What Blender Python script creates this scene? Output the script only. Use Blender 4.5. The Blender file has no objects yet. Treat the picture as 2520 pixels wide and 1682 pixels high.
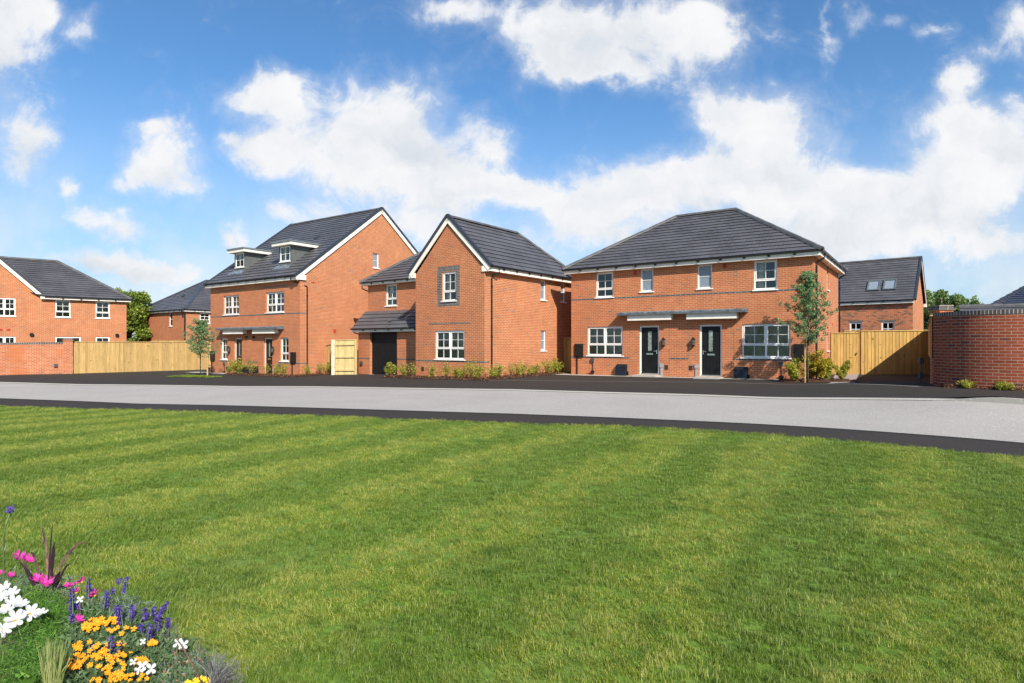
import bpy, math, random
import numpy as np
from mathutils import Vector, Matrix
R = math.radians
random.seed(7); rng = np.random.default_rng(7)
scene = bpy.context.scene
COL = scene.collection
# ------------------------------------------------------------------ camera
F = 1480.0; CX = 1260.0; CY = 845.0; EYE = 1.52        # focal length in photo pixels, principal point, eye height
cam = bpy.data.cameras.new('camera'); camo = bpy.data.objects.new('camera', cam); COL.objects.link(camo)
camo.location = (0, 0, EYE); camo.rotation_euler = (R(90), 0, 0)
cam.sensor_width = 36; cam.lens = F/2520*36; cam.shift_y = 4/2520; cam.clip_start = 0.05; cam.clip_end = 5000
scene.camera = camo
def at(px, py, Y):
    return Vector(((px-CX)/F*Y, Y, EYE-(py-CY)/F*Y))
# ------------------------------------------------------------------ light
SUN_EL = 37.0; SX, SY = 0.36, -0.933                   # horizontal direction towards the sun
sv = Vector((SX*math.cos(R(SUN_EL)), SY*math.cos(R(SUN_EL)), math.sin(R(SUN_EL))))
sun = bpy.data.lights.new('sun', 'SUN'); suno = bpy.data.objects.new('sun', sun); COL.objects.link(suno)
suno.rotation_euler = sv.to_track_quat('Z', 'Y').to_euler(); suno.location = (20, -30, 40)
sun.energy = 5.0; sun.angle = R(0.5); sun.color = (1.0, 0.93, 0.82)
scene.view_settings.view_transform = 'Standard'; scene.view_settings.look = 'None'
scene.view_settings.gamma = 1; scene.view_settings.exposure = 0.42
scene.render.engine = 'CYCLES'
scene.cycles.max_bounces = 8; scene.cycles.transparent_max_bounces = 12
# ------------------------------------------------------------------ node helper
class NT:
    def __init__(s, tree):
        s.t = tree; s.n = tree.nodes; s.l = tree.links
    def new(s, ty, **kw):
        n = s.n.new(ty)
        for k, v in kw.items(): setattr(n, k, v)
        return n
    def put(s, node, sock, v):
        i = node.inputs[sock]
        if isinstance(v, bpy.types.NodeSocket): s.l.new(v, i)
        else: i.default_value = v
    def m(s, op, a, b=None, c=None, clamp=False):
        n = s.new('ShaderNodeMath', operation=op); n.use_clamp = clamp
        s.put(n, 0, a)
        if b is not None: s.put(n, 1, b)
        if c is not None: s.put(n, 2, c)
        return n.outputs[0]
    def v(s, op, a, b=None, out=0):
        n = s.new('ShaderNodeVectorMath', operation=op); s.put(n, 0, a)
        if b is not None: s.put(n, 1, b)
        return n.outputs[out]
    def mix(s, f, a, b, mode='MIX'):
        n = s.new('ShaderNodeMix', data_type='RGBA', blend_type=mode)
        s.put(n, 0, f); s.put(n, 6, a if not isinstance(a, tuple) else (*a[:3], 1)); s.put(n, 7, b if not isinstance(b, tuple) else (*b[:3], 1))
        return n.outputs[2]
    def sm(s, x, lo, hi, a=0.0, b=1.0):
        n = s.new('ShaderNodeMapRange', interpolation_type='SMOOTHSTEP')
        s.put(n, 0, x); s.put(n, 1, lo); s.put(n, 2, hi); s.put(n, 3, a); s.put(n, 4, b); return n.outputs[0]
    def noise(s, vec, scale, detail=4, rough=.5, dist=0, dim='3D'):
        n = s.new('ShaderNodeTexNoise', noise_dimensions=dim)
        if vec is not None: s.put(n, 'Vector', vec)
        s.put(n, 'Scale', scale); s.put(n, 'Detail', detail); s.put(n, 'Roughness', rough); s.put(n, 'Distortion', dist); return n
    def sep(s, v):
        n = s.new('ShaderNodeSeparateXYZ'); s.put(n, 0, v); return n.outputs
    def comb(s, x, y, z=0.0):
        n = s.new('ShaderNodeCombineXYZ'); s.put(n, 0, x); s.put(n, 1, y); s.put(n, 2, z); return n.outputs[0]
# ------------------------------------------------------------------ sky with cumulus
world = bpy.data.worlds.new('World'); scene.world = world; world.use_nodes = True; world.cycles.sampling_method = 'MANUAL'; world.cycles.sample_map_resolution = 256
w = NT(world.node_tree); w.n.clear()
out = w.new('ShaderNodeOutputWorld'); bg = w.new('ShaderNodeBackground'); w.l.new(bg.outputs[0], out.inputs[0])
sky = w.new('ShaderNodeTexSky', sky_type='NISHITA'); sky.sun_disc = False
sky.sun_elevation = R(SUN_EL); sky.sun_rotation = math.atan2(SX, SY); sky.air_density = 1.0; sky.dust_density = 0.6; sky.ozone_density = 2.2
tc = w.new('ShaderNodeTexCoord'); D = w.v('NORMALIZE', tc.outputs['Generated'])
dx, dy, dz = w.sep(D)
ysafe = w.m('MAXIMUM', dy, 0.02)
P0 = w.comb(w.m('DIVIDE', dx, ysafe), w.m('DIVIDE', dz, ysafe), 0.0)
n1 = w.noise(P0, 5.0, 6, .62); n2 = w.noise(P0, 18.0, 5, .6)
warp = w.v('MULTIPLY', w.v('SUBTRACT', n1.outputs['Color'], (.5, .5, .5)), (.15, .12, 0))
warp2 = w.v('MULTIPLY', w.v('SUBTRACT', n2.outputs['Color'], (.5, .5, .5)), (.05, .045, 0))
P = w.v('ADD', w.v('ADD', P0, warp), warp2)
BL = [(1528,60,280,105,1),(1730,60,105,92,1),(1370,110,115,95,1),(1500,165,190,42,.8),(1130,15,120,60,.75),(1250,60,50,90,.6),
 (633,228,95,58,.9),(939,262,160,105,1),(713,265,90,90,.75),(1207,343,75,60,.9),(670,390,95,55,.85),(912,365,230,85,1),(858,450,180,60,.8),(606,343,40,30,.55),
 (1073,456,210,80,1),(1230,472,130,55,.9),(724,526,140,40,.6),(563,579,70,40,.75),(1019,563,160,60,.9),(375,312,65,35,.75),(418,392,110,80,.95),
 (333,424,50,40,.5),(456,470,70,40,.5),(158,462,50,42,.8),(241,526,110,38,.85),(333,560,80,30,.6),(10,90,95,190,1),(80,16,75,50,.85),(188,70,48,38,.6),
 (32,349,115,75,.6),(107,349,50,40,.4),(32,425,75,70,.45),(268,640,190,45,.8),(16,628,45,30,.6),(420,660,160,40,.6),
 (1839,265,165,75,1),(1893,365,165,110,1),(1743,429,130,55,.8),(1582,445,165,72,.95),(1314,472,75,45,.9),(1421,536,140,60,1),(1528,510,150,60,.9),
 (1904,483,260,90,.95),(2118,520,200,90,.95),(2172,595,260,70,.9),(2360,193,52,50,.9),(2360,295,105,75,.85),(2386,402,180,115,1),(2333,510,210,80,.9),
 (2500,349,90,90,.85),(2467,617,110,50,.7),(2500,40,75,65,.9),(2515,241,45,40,.6),(2113,54,34,62,.6),(2043,123,40,34,.55),(2199,54,42,28,.55),
 (2279,86,52,24,.5),(2022,54,16,70,.4),(2413,118,62,32,.45),(1650,610,330,50,.75),(1200,620,200,50,.7)]
def vmadd(a, b, c):
    n = w.new('ShaderNodeVectorMath', operation='MULTIPLY_ADD')
    for i, v in enumerate((a, b, c)): w.put(n, i, v)
    return n.outputs[0]
def blobs(state, lst):                                     # state = (x, y, sum): adds a soft ellipse per entry to the sum
    for (bx, by, rx, ry, wt) in lst:
        ix, iy = F/rx/.84, F/ry/.84
        q = vmadd(state, (ix, iy, 0), (-(bx-CX)/F*ix, -(CY-by)/F*iy, 0))
        state = vmadd(w.m('POWER', .3679, w.v('DOT_PRODUCT', q, q, 1)), (0, 0, wt), state)
    return state
DK = [(1480,100,200,55,.8),(1400,150,120,40,.5),(1000,385,110,50,.7),(880,330,150,50,.45),(1130,390,90,35,.4),(1050,520,160,30,.4),(430,440,70,35,.5),(50,390,90,70,.7),(10,180,60,90,.5),
      (260,560,90,25,.5),(280,660,200,30,.6),(1580,480,110,40,.5),(1850,430,130,40,.5),(1760,510,160,30,.4),(1440,580,160,30,.5),(2050,590,200,40,.4),(2250,540,130,40,.4),(2400,560,130,40,.5),(2380,350,60,50,.5),(1900,560,160,30,.4),(1200,480,120,20,.3)]
s1 = blobs(P, BL); field = w.sep(s1)[2]
s2 = blobs(w.v('MULTIPLY', s1, (1, 1, 0)), DK); dark = w.sep(s2)[2]
n3 = w.noise(P0, 11.0, 8, .64, .6); n4 = w.noise(P0, 30.0, 4, .6)
rag = w.m('ADD', w.m('MULTIPLY', w.m('SUBTRACT', n3.outputs[0], .5), 1.75), w.m('MULTIPLY', w.m('SUBTRACT', n4.outputs[0], .5), .42))
dens = w.sm(w.m('ADD', field, rag), .16, .95)
halo = w.m('MULTIPLY', w.sm(w.m('ADD', field, w.m('MULTIPLY', rag, .55)), .0, .75), .42)
low = w.m('MULTIPLY', w.m('MULTIPLY', w.sm(dz, .30, .06), w.sm(w.noise(P0, 4.0, 5, .6).outputs[0], .36, .62)), .55)
dens = w.m('MAXIMUM', dens, w.m('MAXIMUM', halo, low))
n5 = w.noise(P, 10.0, 7, .6)
lum = w.sm(w.m('ADD', w.m('MULTIPLY', dark, .55), w.m('MULTIPLY', w.m('SUBTRACT', n5.outputs[0], .5), 1.6)), 1.0, -.35)
ccol = w.mix(lum, (.46, .51, .57), (.72, .72, .73))
gn = w.noise(D, 3.0, 8, .6)                              # clouds over the rest of the sky, behind the viewer
back = w.m('MULTIPLY', w.sm(gn.outputs[0], .50, .68), w.sm(dy, .12, -.05))
dens = w.m('MAXIMUM', w.m('MULTIPLY', dens, w.sm(dy, .03, .12)), back)
skyc = w.v('MULTIPLY', sky.outputs[0], (.068, .104, .128))
horizon = w.sm(dz, .40, .02, 0, .60)
skyc = w.mix(horizon, skyc, (.40, .50, .64))
w.put(bg, 0, w.mix(w.m('MULTIPLY', dens, w.sm(dz, -.01, .01)), skyc, ccol)); w.put(bg, 1, 1.0)
# ------------------------------------------------------------------ materials
def mat(name):
    m = bpy.data.materials.new(name); m.use_nodes = True; t = NT(m.node_tree); b = t.n['Principled BSDF']; return m, t, b
def lin(r, g, b):
    f = lambda c: ((c/255+.055)/1.055)**2.4 if c > 10 else c/255/12.92
    return (f(r), f(g), f(b))
def plain(name, c, rough=.6, metal=0, spec=.5, var=.06, scale=6, bump=0):
    m, t, b = mat(name); tcn = t.new('ShaderNodeTexCoord')
    n = t.noise(tcn.outputs['Object'], scale, 5, .6)
    k = t.sm(n.outputs[0], .3, .7, 1-var*2, 1+var*2)
    t.put(b, 'Base Color', t.v('MULTIPLY', c, t.comb(k, k, k))); t.put(b, 'Roughness', rough); t.put(b, 'Metallic', metal); t.put(b, 'Specular IOR Level', spec)
    if bump:
        bn = t.new('ShaderNodeBump'); t.put(bn, 'Strength', bump); t.put(bn, 'Distance', .01); t.put(bn, 'Height', t.noise(tcn.outputs['Object'], scale*20, 3).outputs[0]); t.put(b, 'Normal', bn.outputs[0])
    return m
def brickmat(name, cols, mortar, thr=(.05, .30, .75), patch=.5, stain=None, row=.075, mw=.012):
    """cols: (grey, dark, mid, light); UVs are metres along the wall and up it"""
    m, t, b = mat(name); uv = t.new('ShaderNodeUVMap').outputs[0]; u, v, _ = t.sep(uv)
    r = t.m('DIVIDE', v, row); rf = t.m('FLOOR', r); rr = t.m('FRACT', r)
    uo = t.m('ADD', t.m('DIVIDE', u, .225), t.m('MULTIPLY', t.m('FLOORED_MODULO', rf, 2.0), .5))
    cf = t.m('FLOOR', uo); cr = t.m('FRACT', uo)
    wn = t.new('ShaderNodeTexWhiteNoise', noise_dimensions='2D'); t.put(wn, 'Vector', t.comb(cf, rf)); rnd = wn.outputs[0]
    big = t.noise(uv, .45, 3, .55, dim='2D').outputs[0]
    rn = t.m('ADD', rnd, t.m('MULTIPLY', t.m('SUBTRACT', big, .5), patch))
    cr1 = t.new('ShaderNodeValToRGB'); cr1.color_ramp.interpolation = 'LINEAR'; el = cr1.color_ramp.elements
    el[0].position = thr[0]-.03; el[0].color = (*cols[0], 1); el[1].position = thr[0]+.02; el[1].color = (*cols[1], 1)
    e = el.new(thr[1]); e.color = (*cols[2], 1); e = el.new(thr[2]); e.color = (*cols[2], 1); e = el.new(.98); e.color = (*cols[3], 1)
    t.put(cr1, 0, rn)
    face = t.noise(uv, 40, 4, .6, dim='2D').outputs[0]
    fk = t.sm(face, .3, .7, .92, 1.07)
    col = t.v('MULTIPLY', cr1.outputs[0], t.comb(fk, fk, fk))
    mm = t.m('MAXIMUM', t.sm(t.m('ABSOLUTE', t.m('SUBTRACT', rr, .5)), .5-mw/row*.5-.05, .5-mw/row*.5+.01), t.sm(t.m('ABSOLUTE', t.m('SUBTRACT', cr, .5)), .5-mw/.225*.5-.012, .5-mw/.225*.5+.004))
    mk = t.sm(t.noise(uv, 3, 3, .6, dim='2D').outputs[0], .3, .7, .86, 1.1)
    col = t.mix(mm, col, t.v('MULTIPLY', mortar, t.comb(mk, mk, mk)))
    wear = t.sm(t.noise(uv, .9, 5, .65, dim='2D').outputs[0], .3, .75, .94, 1.06)
    col = t.v('MULTIPLY', col, t.comb(wear, wear, wear))
    if stain: col = t.mix(t.m('MULTIPLY', t.sm(t.noise(uv, .8, 3, .5, dim='2D').outputs[0], .52, .68), .6), col, stain)
    t.put(b, 'Base Color', col); t.put(b, 'Roughness', .92); t.put(b, 'Specular IOR Level', .2)
    bn = t.new('ShaderNodeBump'); t.put(bn, 'Strength', .6); t.put(bn, 'Distance', .008)
    t.put(bn, 'Height', t.m('ADD', t.m('SUBTRACT', 1.0, mm), t.m('MULTIPLY', face, .35))); t.put(b, 'Normal', bn.outputs[0])
    return m
MORT = (.58, .385, .225)
M = {}
M['brick'] = brickmat('red_brick', ((.27, .14, .10), (.42, .130, .060), (.47, .143, .058), (.54, .178, .075)), MORT, (.0, .20, .80), .16)
M['brick_mix'] = brickmat('multi_brick', ((.14, .085, .055), (.36, .11, .05), (.46, .14, .06), (.52, .18, .08)), (.55, .37, .24), (.20, .4, .75), .75)
M['brick_wall'] = brickmat('garden_wall_brick', ((.33, .09, .05), (.40, .11, .055), (.46, .135, .06), (.52, .16, .07)), (.60, .41, .26), (.02, .28, .72), .3, (.50, .15, .055))
M['brick_deep'] = brickmat('deep_red_brick', ((.12, .04, .034), (.19, .042, .024), (.24, .053, .027), (.28, .064, .031)), (.30, .235, .17), (.05, .3, .75), .5)
M['blue_brick'] = brickmat('blue_grey_brick', ((.05, .05, .055), (.07, .07, .08), (.085, .083, .09), (.11, .105, .11)), (.50, .41, .30), (.05, .3, .75), .2)
def tilemat(name, c, tw=.30, joint=.8, rough=.42):
    m, t, b = mat(name); uv = t.new('ShaderNodeUVMap').outputs[0]; u, v, _ = t.sep(uv)
    rf = t.m('FLOOR', t.m('DIVIDE', v, .30))
    uo = t.m('ADD', t.m('DIVIDE', u, tw), t.m('MULTIPLY', t.m('FLOORED_MODULO', rf, 2.0), .5)); cf = t.m('FLOOR', uo); cr = t.m('FRACT', uo)
    wn = t.new('ShaderNodeTexWhiteNoise', noise_dimensions='2D'); t.put(wn, 'Vector', t.comb(cf, rf))
    k = t.m('ADD', .92, t.m('MULTIPLY', wn.outputs[0], .16))
    k = t.m('MULTIPLY', k, t.sm(t.noise(uv, .7, 5, .6, dim='2D').outputs[0], .3, .7, .85, 1.15))
    k = t.m('MULTIPLY', k, t.sm(t.noise(uv, 60, 3, .6, dim='2D').outputs[0], .3, .7, .9, 1.1))
    col = t.v('MULTIPLY', c, t.comb(k, k, k))
    j = t.sm(t.m('ABSOLUTE', t.m('SUBTRACT', cr, .5)), .470, .492)
    col = t.mix(t.m('MULTIPLY', j, joint), col, (.19, .185, .17))
    col = t.mix(t.m('MULTIPLY', t.sm(t.noise(uv, 14, 5, .7, dim='2D').outputs[0], .66, .76), .25), col, (.20, .20, .19))
    col = t.mix(t.sm(t.m('FRACT', t.m('DIVIDE', v, .30)),   .075, .05), col, (c[0]*.22, c[1]*.12, c[2]*.12))  # shadow line under each tile course, painted dark into the tile colour
    t.put(b, 'Base Color', col); t.put(b, 'Roughness', rough); t.put(b, 'Specular IOR Level', .45)
    bn = t.new('ShaderNodeBump'); t.put(bn, 'Strength', .5); t.put(bn, 'Distance', .004); t.put(bn, 'Height', t.m('SUBTRACT', 1.0, j)); t.put(b, 'Normal', bn.outputs[0])
    return m
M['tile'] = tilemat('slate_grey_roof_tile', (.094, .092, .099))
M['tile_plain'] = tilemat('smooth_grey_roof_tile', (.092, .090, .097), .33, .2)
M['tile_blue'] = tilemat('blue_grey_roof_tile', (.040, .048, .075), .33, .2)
M['ridge'] = plain('ridge_tile_grey', (.085, .083, .085), .6, var=.15, scale=3)
M['ridge_blue'] = plain('ridge_tile_blue_grey', (.055, .062, .080), .45, var=.15, scale=3)
M['verge'] = plain('dark_verge_unit', (.035, .040, .052), .45)
M['white'] = plain('white_plastic', (.86, .83, .78), .35, var=.03, scale=2)
M['cream'] = plain('cream_fascia_board', (.88, .82, .71), .4, var=.04, scale=2)
M['marigold_centre'] = plain('marigold_centre', (.75, .13, .005), .8)
M['black'] = plain('black_plastic', (.014, .013, .013), .4, 0, .3, var=.1)
M['navy'] = plain('black_box_lid', (.012, .015, .024), .5, 0, .25, var=.1)
M['darkdoor'] = plain('black_door_skin', (.010, .010, .010), .45, 0, .25, var=.1, scale=3)
M['browndoor'] = plain('dark_brown_door_skin', (.026, .016, .013), .45, 0, .25, var=.1, scale=3)
M['lead'] = plain('weathered_lead', (.14, .165, .19), .5, var=.35, scale=5)
M['leadedge'] = plain('lead_edge', (.10, .12, .13), .5, var=.15, scale=5)
M['grp'] = plain('grey_dormer_cladding', (.105, .112, .108), .6, var=.05, scale=4)
M['grproof'] = plain('grey_dormer_roof', (.16, .175, .175), .5, var=.06, scale=4)
M['chrome'] = plain('chrome', (.75, .75, .75), .2, 1.0)
M['greybox'] = plain('grey_plastic', (.33, .34, .35), .45)
M['dgrey'] = plain('dark_grey_plastic', (.06, .065, .075), .4)
M['brownvent'] = plain('brown_air_brick', (.06, .03, .022), .6)
M['redvent'] = plain('bright_red_terracotta', (.42, .035, .012), .7)
M['coping'] = plain('grey_stone_coping', (.17, .175, .18), .8, var=.15, scale=8)
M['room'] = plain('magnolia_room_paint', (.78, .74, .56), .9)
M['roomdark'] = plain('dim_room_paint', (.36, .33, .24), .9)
M['blind'] = plain('cream_blind', (.62, .55, .40), .7)
M['curtain'] = plain('plum_curtain', (.22, .11, .15), .9, var=.3, scale=14)
M['curtain_cream'] = plain('cream_curtain', (.66, .60, .44), .9, var=.1, scale=10)
M['obscure'] = plain('obscured_glass', (.22, .26, .30), .15, var=.12, scale=30)
M['lampglass'] = plain('smoked_lantern_glass', (.10, .10, .085), .15, var=.3, scale=40)
M['doorglass'] = plain('leaded_door_glass', (.20, .25, .22), .1, var=.3, scale=20)
M['bark'] = plain('tree_bark', (.14, .115, .09), .9, var=.3, scale=12, bump=.5)
M['greybark'] = plain('young_grey_bark', (.11, .105, .09), .85, var=.3, scale=14, bump=.4)
M['postwood'] = plain('pale_post_timber', (.62, .52, .36), .8, var=.1)
M['stake'] = plain('timber_stake', (.45, .31, .14), .8, var=.15, scale=9)
M['twig'] = plain('brown_twig', (.16, .09, .05), .85, var=.2, scale=12)
M['stem'] = plain('green_stem', (.10, .16, .05), .6, var=.2, scale=12)
def glass():
    m, t, b = mat('window_glass'); t.n.remove(b); o = t.n['Material Output']
    tr = t.new('ShaderNodeBsdfTransparent'); tr.inputs[0].default_value = (.86, .90, .88, 1)
    gl = t.new('ShaderNodeBsdfGlossy'); gl.inputs['Roughness'].default_value = .015; gl.inputs[0].default_value = (.9, .95, 1, 1)
    tcn = t.new('ShaderNodeTexCoord'); bn = t.new('ShaderNodeBump'); t.put(bn, 'Strength', .12); t.put(bn, 'Distance', .03); t.put(bn, 'Height', t.noise(tcn.outputs['Object'], 1.6, 2).outputs[0]); t.put(gl, 'Normal', bn.outputs[0])
    fr = t.new('ShaderNodeFresnel'); fr.inputs[0].default_value = 1.45
    mx = t.new('ShaderNodeMixShader'); t.put(mx, 0, t.m('ADD', fr.outputs[0], .035)); t.l.new(tr.outputs[0], mx.inputs[1]); t.l.new(gl.outputs[0], mx.inputs[2]); t.l.new(mx.outputs[0], o.inputs[0])
    return m
M['glass'] = glass()
def woodmat(name, c, var=.25):
    m, t, b = mat(name); uv = t.new('ShaderNodeUVMap').outputs[0]; u, v, _ = t.sep(uv)
    wn = t.new('ShaderNodeTexWhiteNoise', noise_dimensions='1D'); t.put(wn, 'W', t.m('FLOOR', t.m('DIVIDE', u, .125)))
    k = t.m('ADD', 1-var, t.m('MULTIPLY', wn.outputs[0], var*2))
    gr = t.noise(t.comb(t.m('MULTIPLY', u, 26.0), t.m('MULTIPLY', v, 1.6)), 1.0, 4, .6, .4).outputs[0]
    k = t.m('MULTIPLY', k, t.sm(gr, .3, .7, .84, 1.14))
    col = t.v('MULTIPLY', c, t.comb(k, k, k))
    vo = t.new('ShaderNodeTexVoronoi', feature='F1'); t.put(vo, 'Vector', t.comb(t.m('MULTIPLY', u, 5.5), t.m('MULTIPLY', v, 4.0))); t.put(vo, 'Scale', 1.0)
    knot = t.m('MULTIPLY', t.sm(vo.outputs['Distance'], .19, .07), t.sm(t.noise(uv, 2.2, 2).outputs[0], .45, .55))
    col = t.mix(knot, col, (c[0]*.25, c[1]*.2, c[2]*.15))
    col = t.mix(t.m('MULTIPLY', t.sm(t.noise(uv, .8, 4, .6).outputs[0], .5, .7), .35), col, (c[0]*.62, c[1]*.62, c[2]*.5))
    t.put(b, 'Base Color', col); t.put(b, 'Roughness', .85); t.put(b, 'Specular IOR Level', .2)
    return m
M['wood'] = woodmat('treated_fence_timber', (.54, .36, .145), .16)
M['wood_gold'] = woodmat('golden_fence_timber', (.43, .265, .082), .16)
M['wood_pale'] = woodmat('pale_fence_timber', (.60, .45, .20), .12)
def asphalt(name, c, spk, scale=1.0, rough=.9, bump=.5):
    m, t, b = mat(name); p = t.new('ShaderNodeTexCoord').outputs['Object']
    k = t.sm(t.noise(p, .5*scale, 5, .6).outputs[0], .3, .7, .96, 1.04)
    k2 = t.sm(t.noise(p, 55, 4, .75).outputs[0], .3, .72, 1-spk, 1+spk)
    vo = t.new('ShaderNodeTexVoronoi'); t.put(vo, 'Vector', p); t.put(vo, 'Scale', 38.0)
    g = t.m('MULTIPLY', k, k2); col = t.v('MULTIPLY', c, t.comb(g, g, g))
    wn = t.sep(vo.outputs['Color'])[0]
    col = t.mix(t.m('MULTIPLY', t.sm(wn, .94, .97), t.sm(vo.outputs['Distance'], .5, .25)), col, (min(.7, c[0]*2.4), min(.7, c[1]*2.4), min(.7, c[2]*2.4)))
    t.put(b, 'Base Color', col); t.put(b, 'Roughness', rough); t.put(b, 'Specular IOR Level', .25)
    bn = t.new('ShaderNodeBump'); t.put(bn, 'Strength', bump); t.put(bn, 'Distance', .01); t.put(bn, 'Height', t.noise(p, 55, 4, .75).outputs[0]); t.put(b, 'Normal', bn.outputs[0])
    return m
M['tarmac'] = asphalt('dark_tarmac', (.037, .032, .0275), .32)
M['road'] = asphalt('light_grey_road_surface', (.375, .347, .318), .22)
M['concrete'] = asphalt('pale_concrete', (.42, .39, .34), .12)
M['slab'] = asphalt('pinkish_paving_slab', (.30, .265, .26), .12)
M['soil'] = asphalt('bark_mulch_ground', (.065, .032, .018), .6)
M['dirt'] = asphalt('rough_ground', (.10, .13, .05), .5)
def leafmat(name, c1, c2, c3=None, trans=.35, rough=.55, spec=.3):
    m, t, b = mat(name); a = t.new('ShaderNodeAttribute', attribute_name='var').outputs['Fac']
    cr = t.new('ShaderNodeValToRGB'); e = cr.color_ramp.elements; e[0].color = (*c1, 1); e[1].color = (*c2, 1)
    if c3: e[1].position = .75; q = e.new(1.0); q.color = (*c3, 1)
    t.put(cr, 0, a); t.put(b, 'Base Color', cr.outputs[0]); t.put(b, 'Roughness', rough); t.put(b, 'Specular IOR Level', spec)
    tl = t.new('ShaderNodeBsdfTranslucent'); t.put(tl, 0, cr.outputs[0]); mx = t.new('ShaderNodeMixShader'); mx.inputs[0].default_value = trans
    o = t.n['Material Output']; t.l.new(b.outputs[0], mx.inputs[1]); t.l.new(tl.outputs[0], mx.inputs[2]); t.l.new(mx.outputs[0], o.inputs[0])
    return m
M['leaf_sap'] = leafmat('grey_green_leaf', (.10, .19, .07), (.25, .39, .16), (.42, .52, .32))
M['leaf_tree'] = leafmat('mid_green_leaf', (.09, .15, .02), (.26, .34, .05), (.46, .48, .09))
M['leaf_tree2'] = leafmat('olive_green_leaf', (.09, .16, .045), (.22, .31, .09), (.34, .43, .14))
M['leaf_shrub'] = leafmat('yellow_green_leaf', (.20, .24, .02), (.46, .46, .06), (.70, .56, .18))
M['leaf_gold'] = leafmat('golden_leaf', (.28, .24, .01), (.52, .40, .03), (.62, .42, .12))
M['leaf_fern'] = leafmat('feathery_green_leaf', (.06, .15, .02), (.16, .34, .05), (.30, .46, .10))
M['leaf_sage'] = leafmat('sage_leaf', (.07, .12, .05), (.15, .24, .10), (.26, .34, .18))
M['leaf_silver'] = leafmat('silver_green_leaf', (.13, .18, .14), (.26, .33, .27), (.36, .42, .35))
M['straw'] = leafmat('straw_green_blade', (.14, .20, .05), (.36, .40, .14), (.50, .46, .22))
M['purpleblade'] = leafmat('dark_purple_blade', (.035, .018, .03), (.085, .045, .065), (.30, .17, .12), .2)
M['greyblade'] = leafmat('mauve_grey_seed_grass', (.14, .13, .14), (.26, .25, .25), (.36, .34, .32), .3)
M['petal_white'] = leafmat('white_petal', (.58, .58, .58), (.74, .74, .72), None, .3)
M['petal_pink'] = leafmat('magenta_petal', (.55, .02, .25), (.80, .05, .42), (.85, .16, .50), .3)
M['petal_orange'] = leafmat('orange_petal', (.85, .24, .004), (.95, .40, .008), (.95, .52, .02), .2)
M['petal_yellow'] = leafmat('yellow_petal', (.85, .5, .01), (.92, .62, .02), None, .2)
M['petal_violet'] = leafmat('violet_floret', (.06, .035, .20), (.12, .07, .38), (.25, .18, .55), .2)
M['petal_coral'] = leafmat('coral_bud', (.55, .16, .10), (.70, .28, .20), None, .2)
def grassmat():
    m = leafmat('grass_blade', (.075, .145, .010), (.235, .31, .028), (.56, .56, .20), .38, .45, .4); t = NT(m.node_tree); cr = t.n['Color Ramp'] if 'Color Ramp' in t.n else [n for n in t.n if n.type == 'VALTORGB'][0]
    g = t.new('ShaderNodeNewGeometry').outputs['Position']; p2 = t.v('MULTIPLY', g, (1, 1, 0))
    a = t.noise(p2, .9, 4, .6).outputs[0]; b2 = t.noise(p2, 4.5, 4, .6).outputs[0]; f = t.m('ADD', t.m('MULTIPLY', t.sm(a, .42, .68), .30), t.m('MULTIPLY', t.sm(b2, .5, .75), .30))
    col = t.mix(f, cr.outputs[0], (.36, .38, .10)); col = t.mix(t.m('MULTIPLY', t.sm(b2, .48, .3), .5), col, (.05, .13, .02))
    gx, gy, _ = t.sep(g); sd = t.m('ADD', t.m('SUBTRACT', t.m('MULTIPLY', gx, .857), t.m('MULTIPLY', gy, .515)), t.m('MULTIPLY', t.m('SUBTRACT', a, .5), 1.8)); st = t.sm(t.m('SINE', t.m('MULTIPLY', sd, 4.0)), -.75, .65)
    col = t.mix(t.m('MULTIPLY', st, t.sm(b2, .3, .7, .5, 1.0)), t.v('MULTIPLY', col, (.76, .86, .76)), t.v('MULTIPLY', col, (1.50, 1.34, 1.5)))  # mowing stripes: the light and dark of leaning blades, painted into the colour
    for n in t.n:
        if n.type == 'BSDF_PRINCIPLED': t.put(n, 'Base Color', col)
        if n.type == 'BSDF_TRANSLUCENT': t.put(n, 0, col)
    return m
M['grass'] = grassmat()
def lawnmat():
    m, t, b = mat('lawn_turf'); p = t.new('ShaderNodeTexCoord').outputs['Object']
    f = t.noise(p, 30, 5, .7).outputs[0]; g = t.noise(p, .6, 4, .6).outputs[0]; h = t.noise(p, 3.5, 4, .6).outputs[0]
    col = t.mix(t.sm(f, .3, .7), (.055, .115, .012), (.17, .27, .035)); col = t.mix(t.m('MULTIPLY', t.sm(g, .4, .65), .5), col, (.14, .21, .045)); col = t.mix(t.m('MULTIPLY', t.sm(h, .5, .7), .3), col, (.17, .21, .06))
    t.put(b, 'Base Color', col); t.put(b, 'Roughness', .8); t.put(b, 'Specular IOR Level', .2)
    return m
M['lawn'] = lawnmat()
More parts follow.
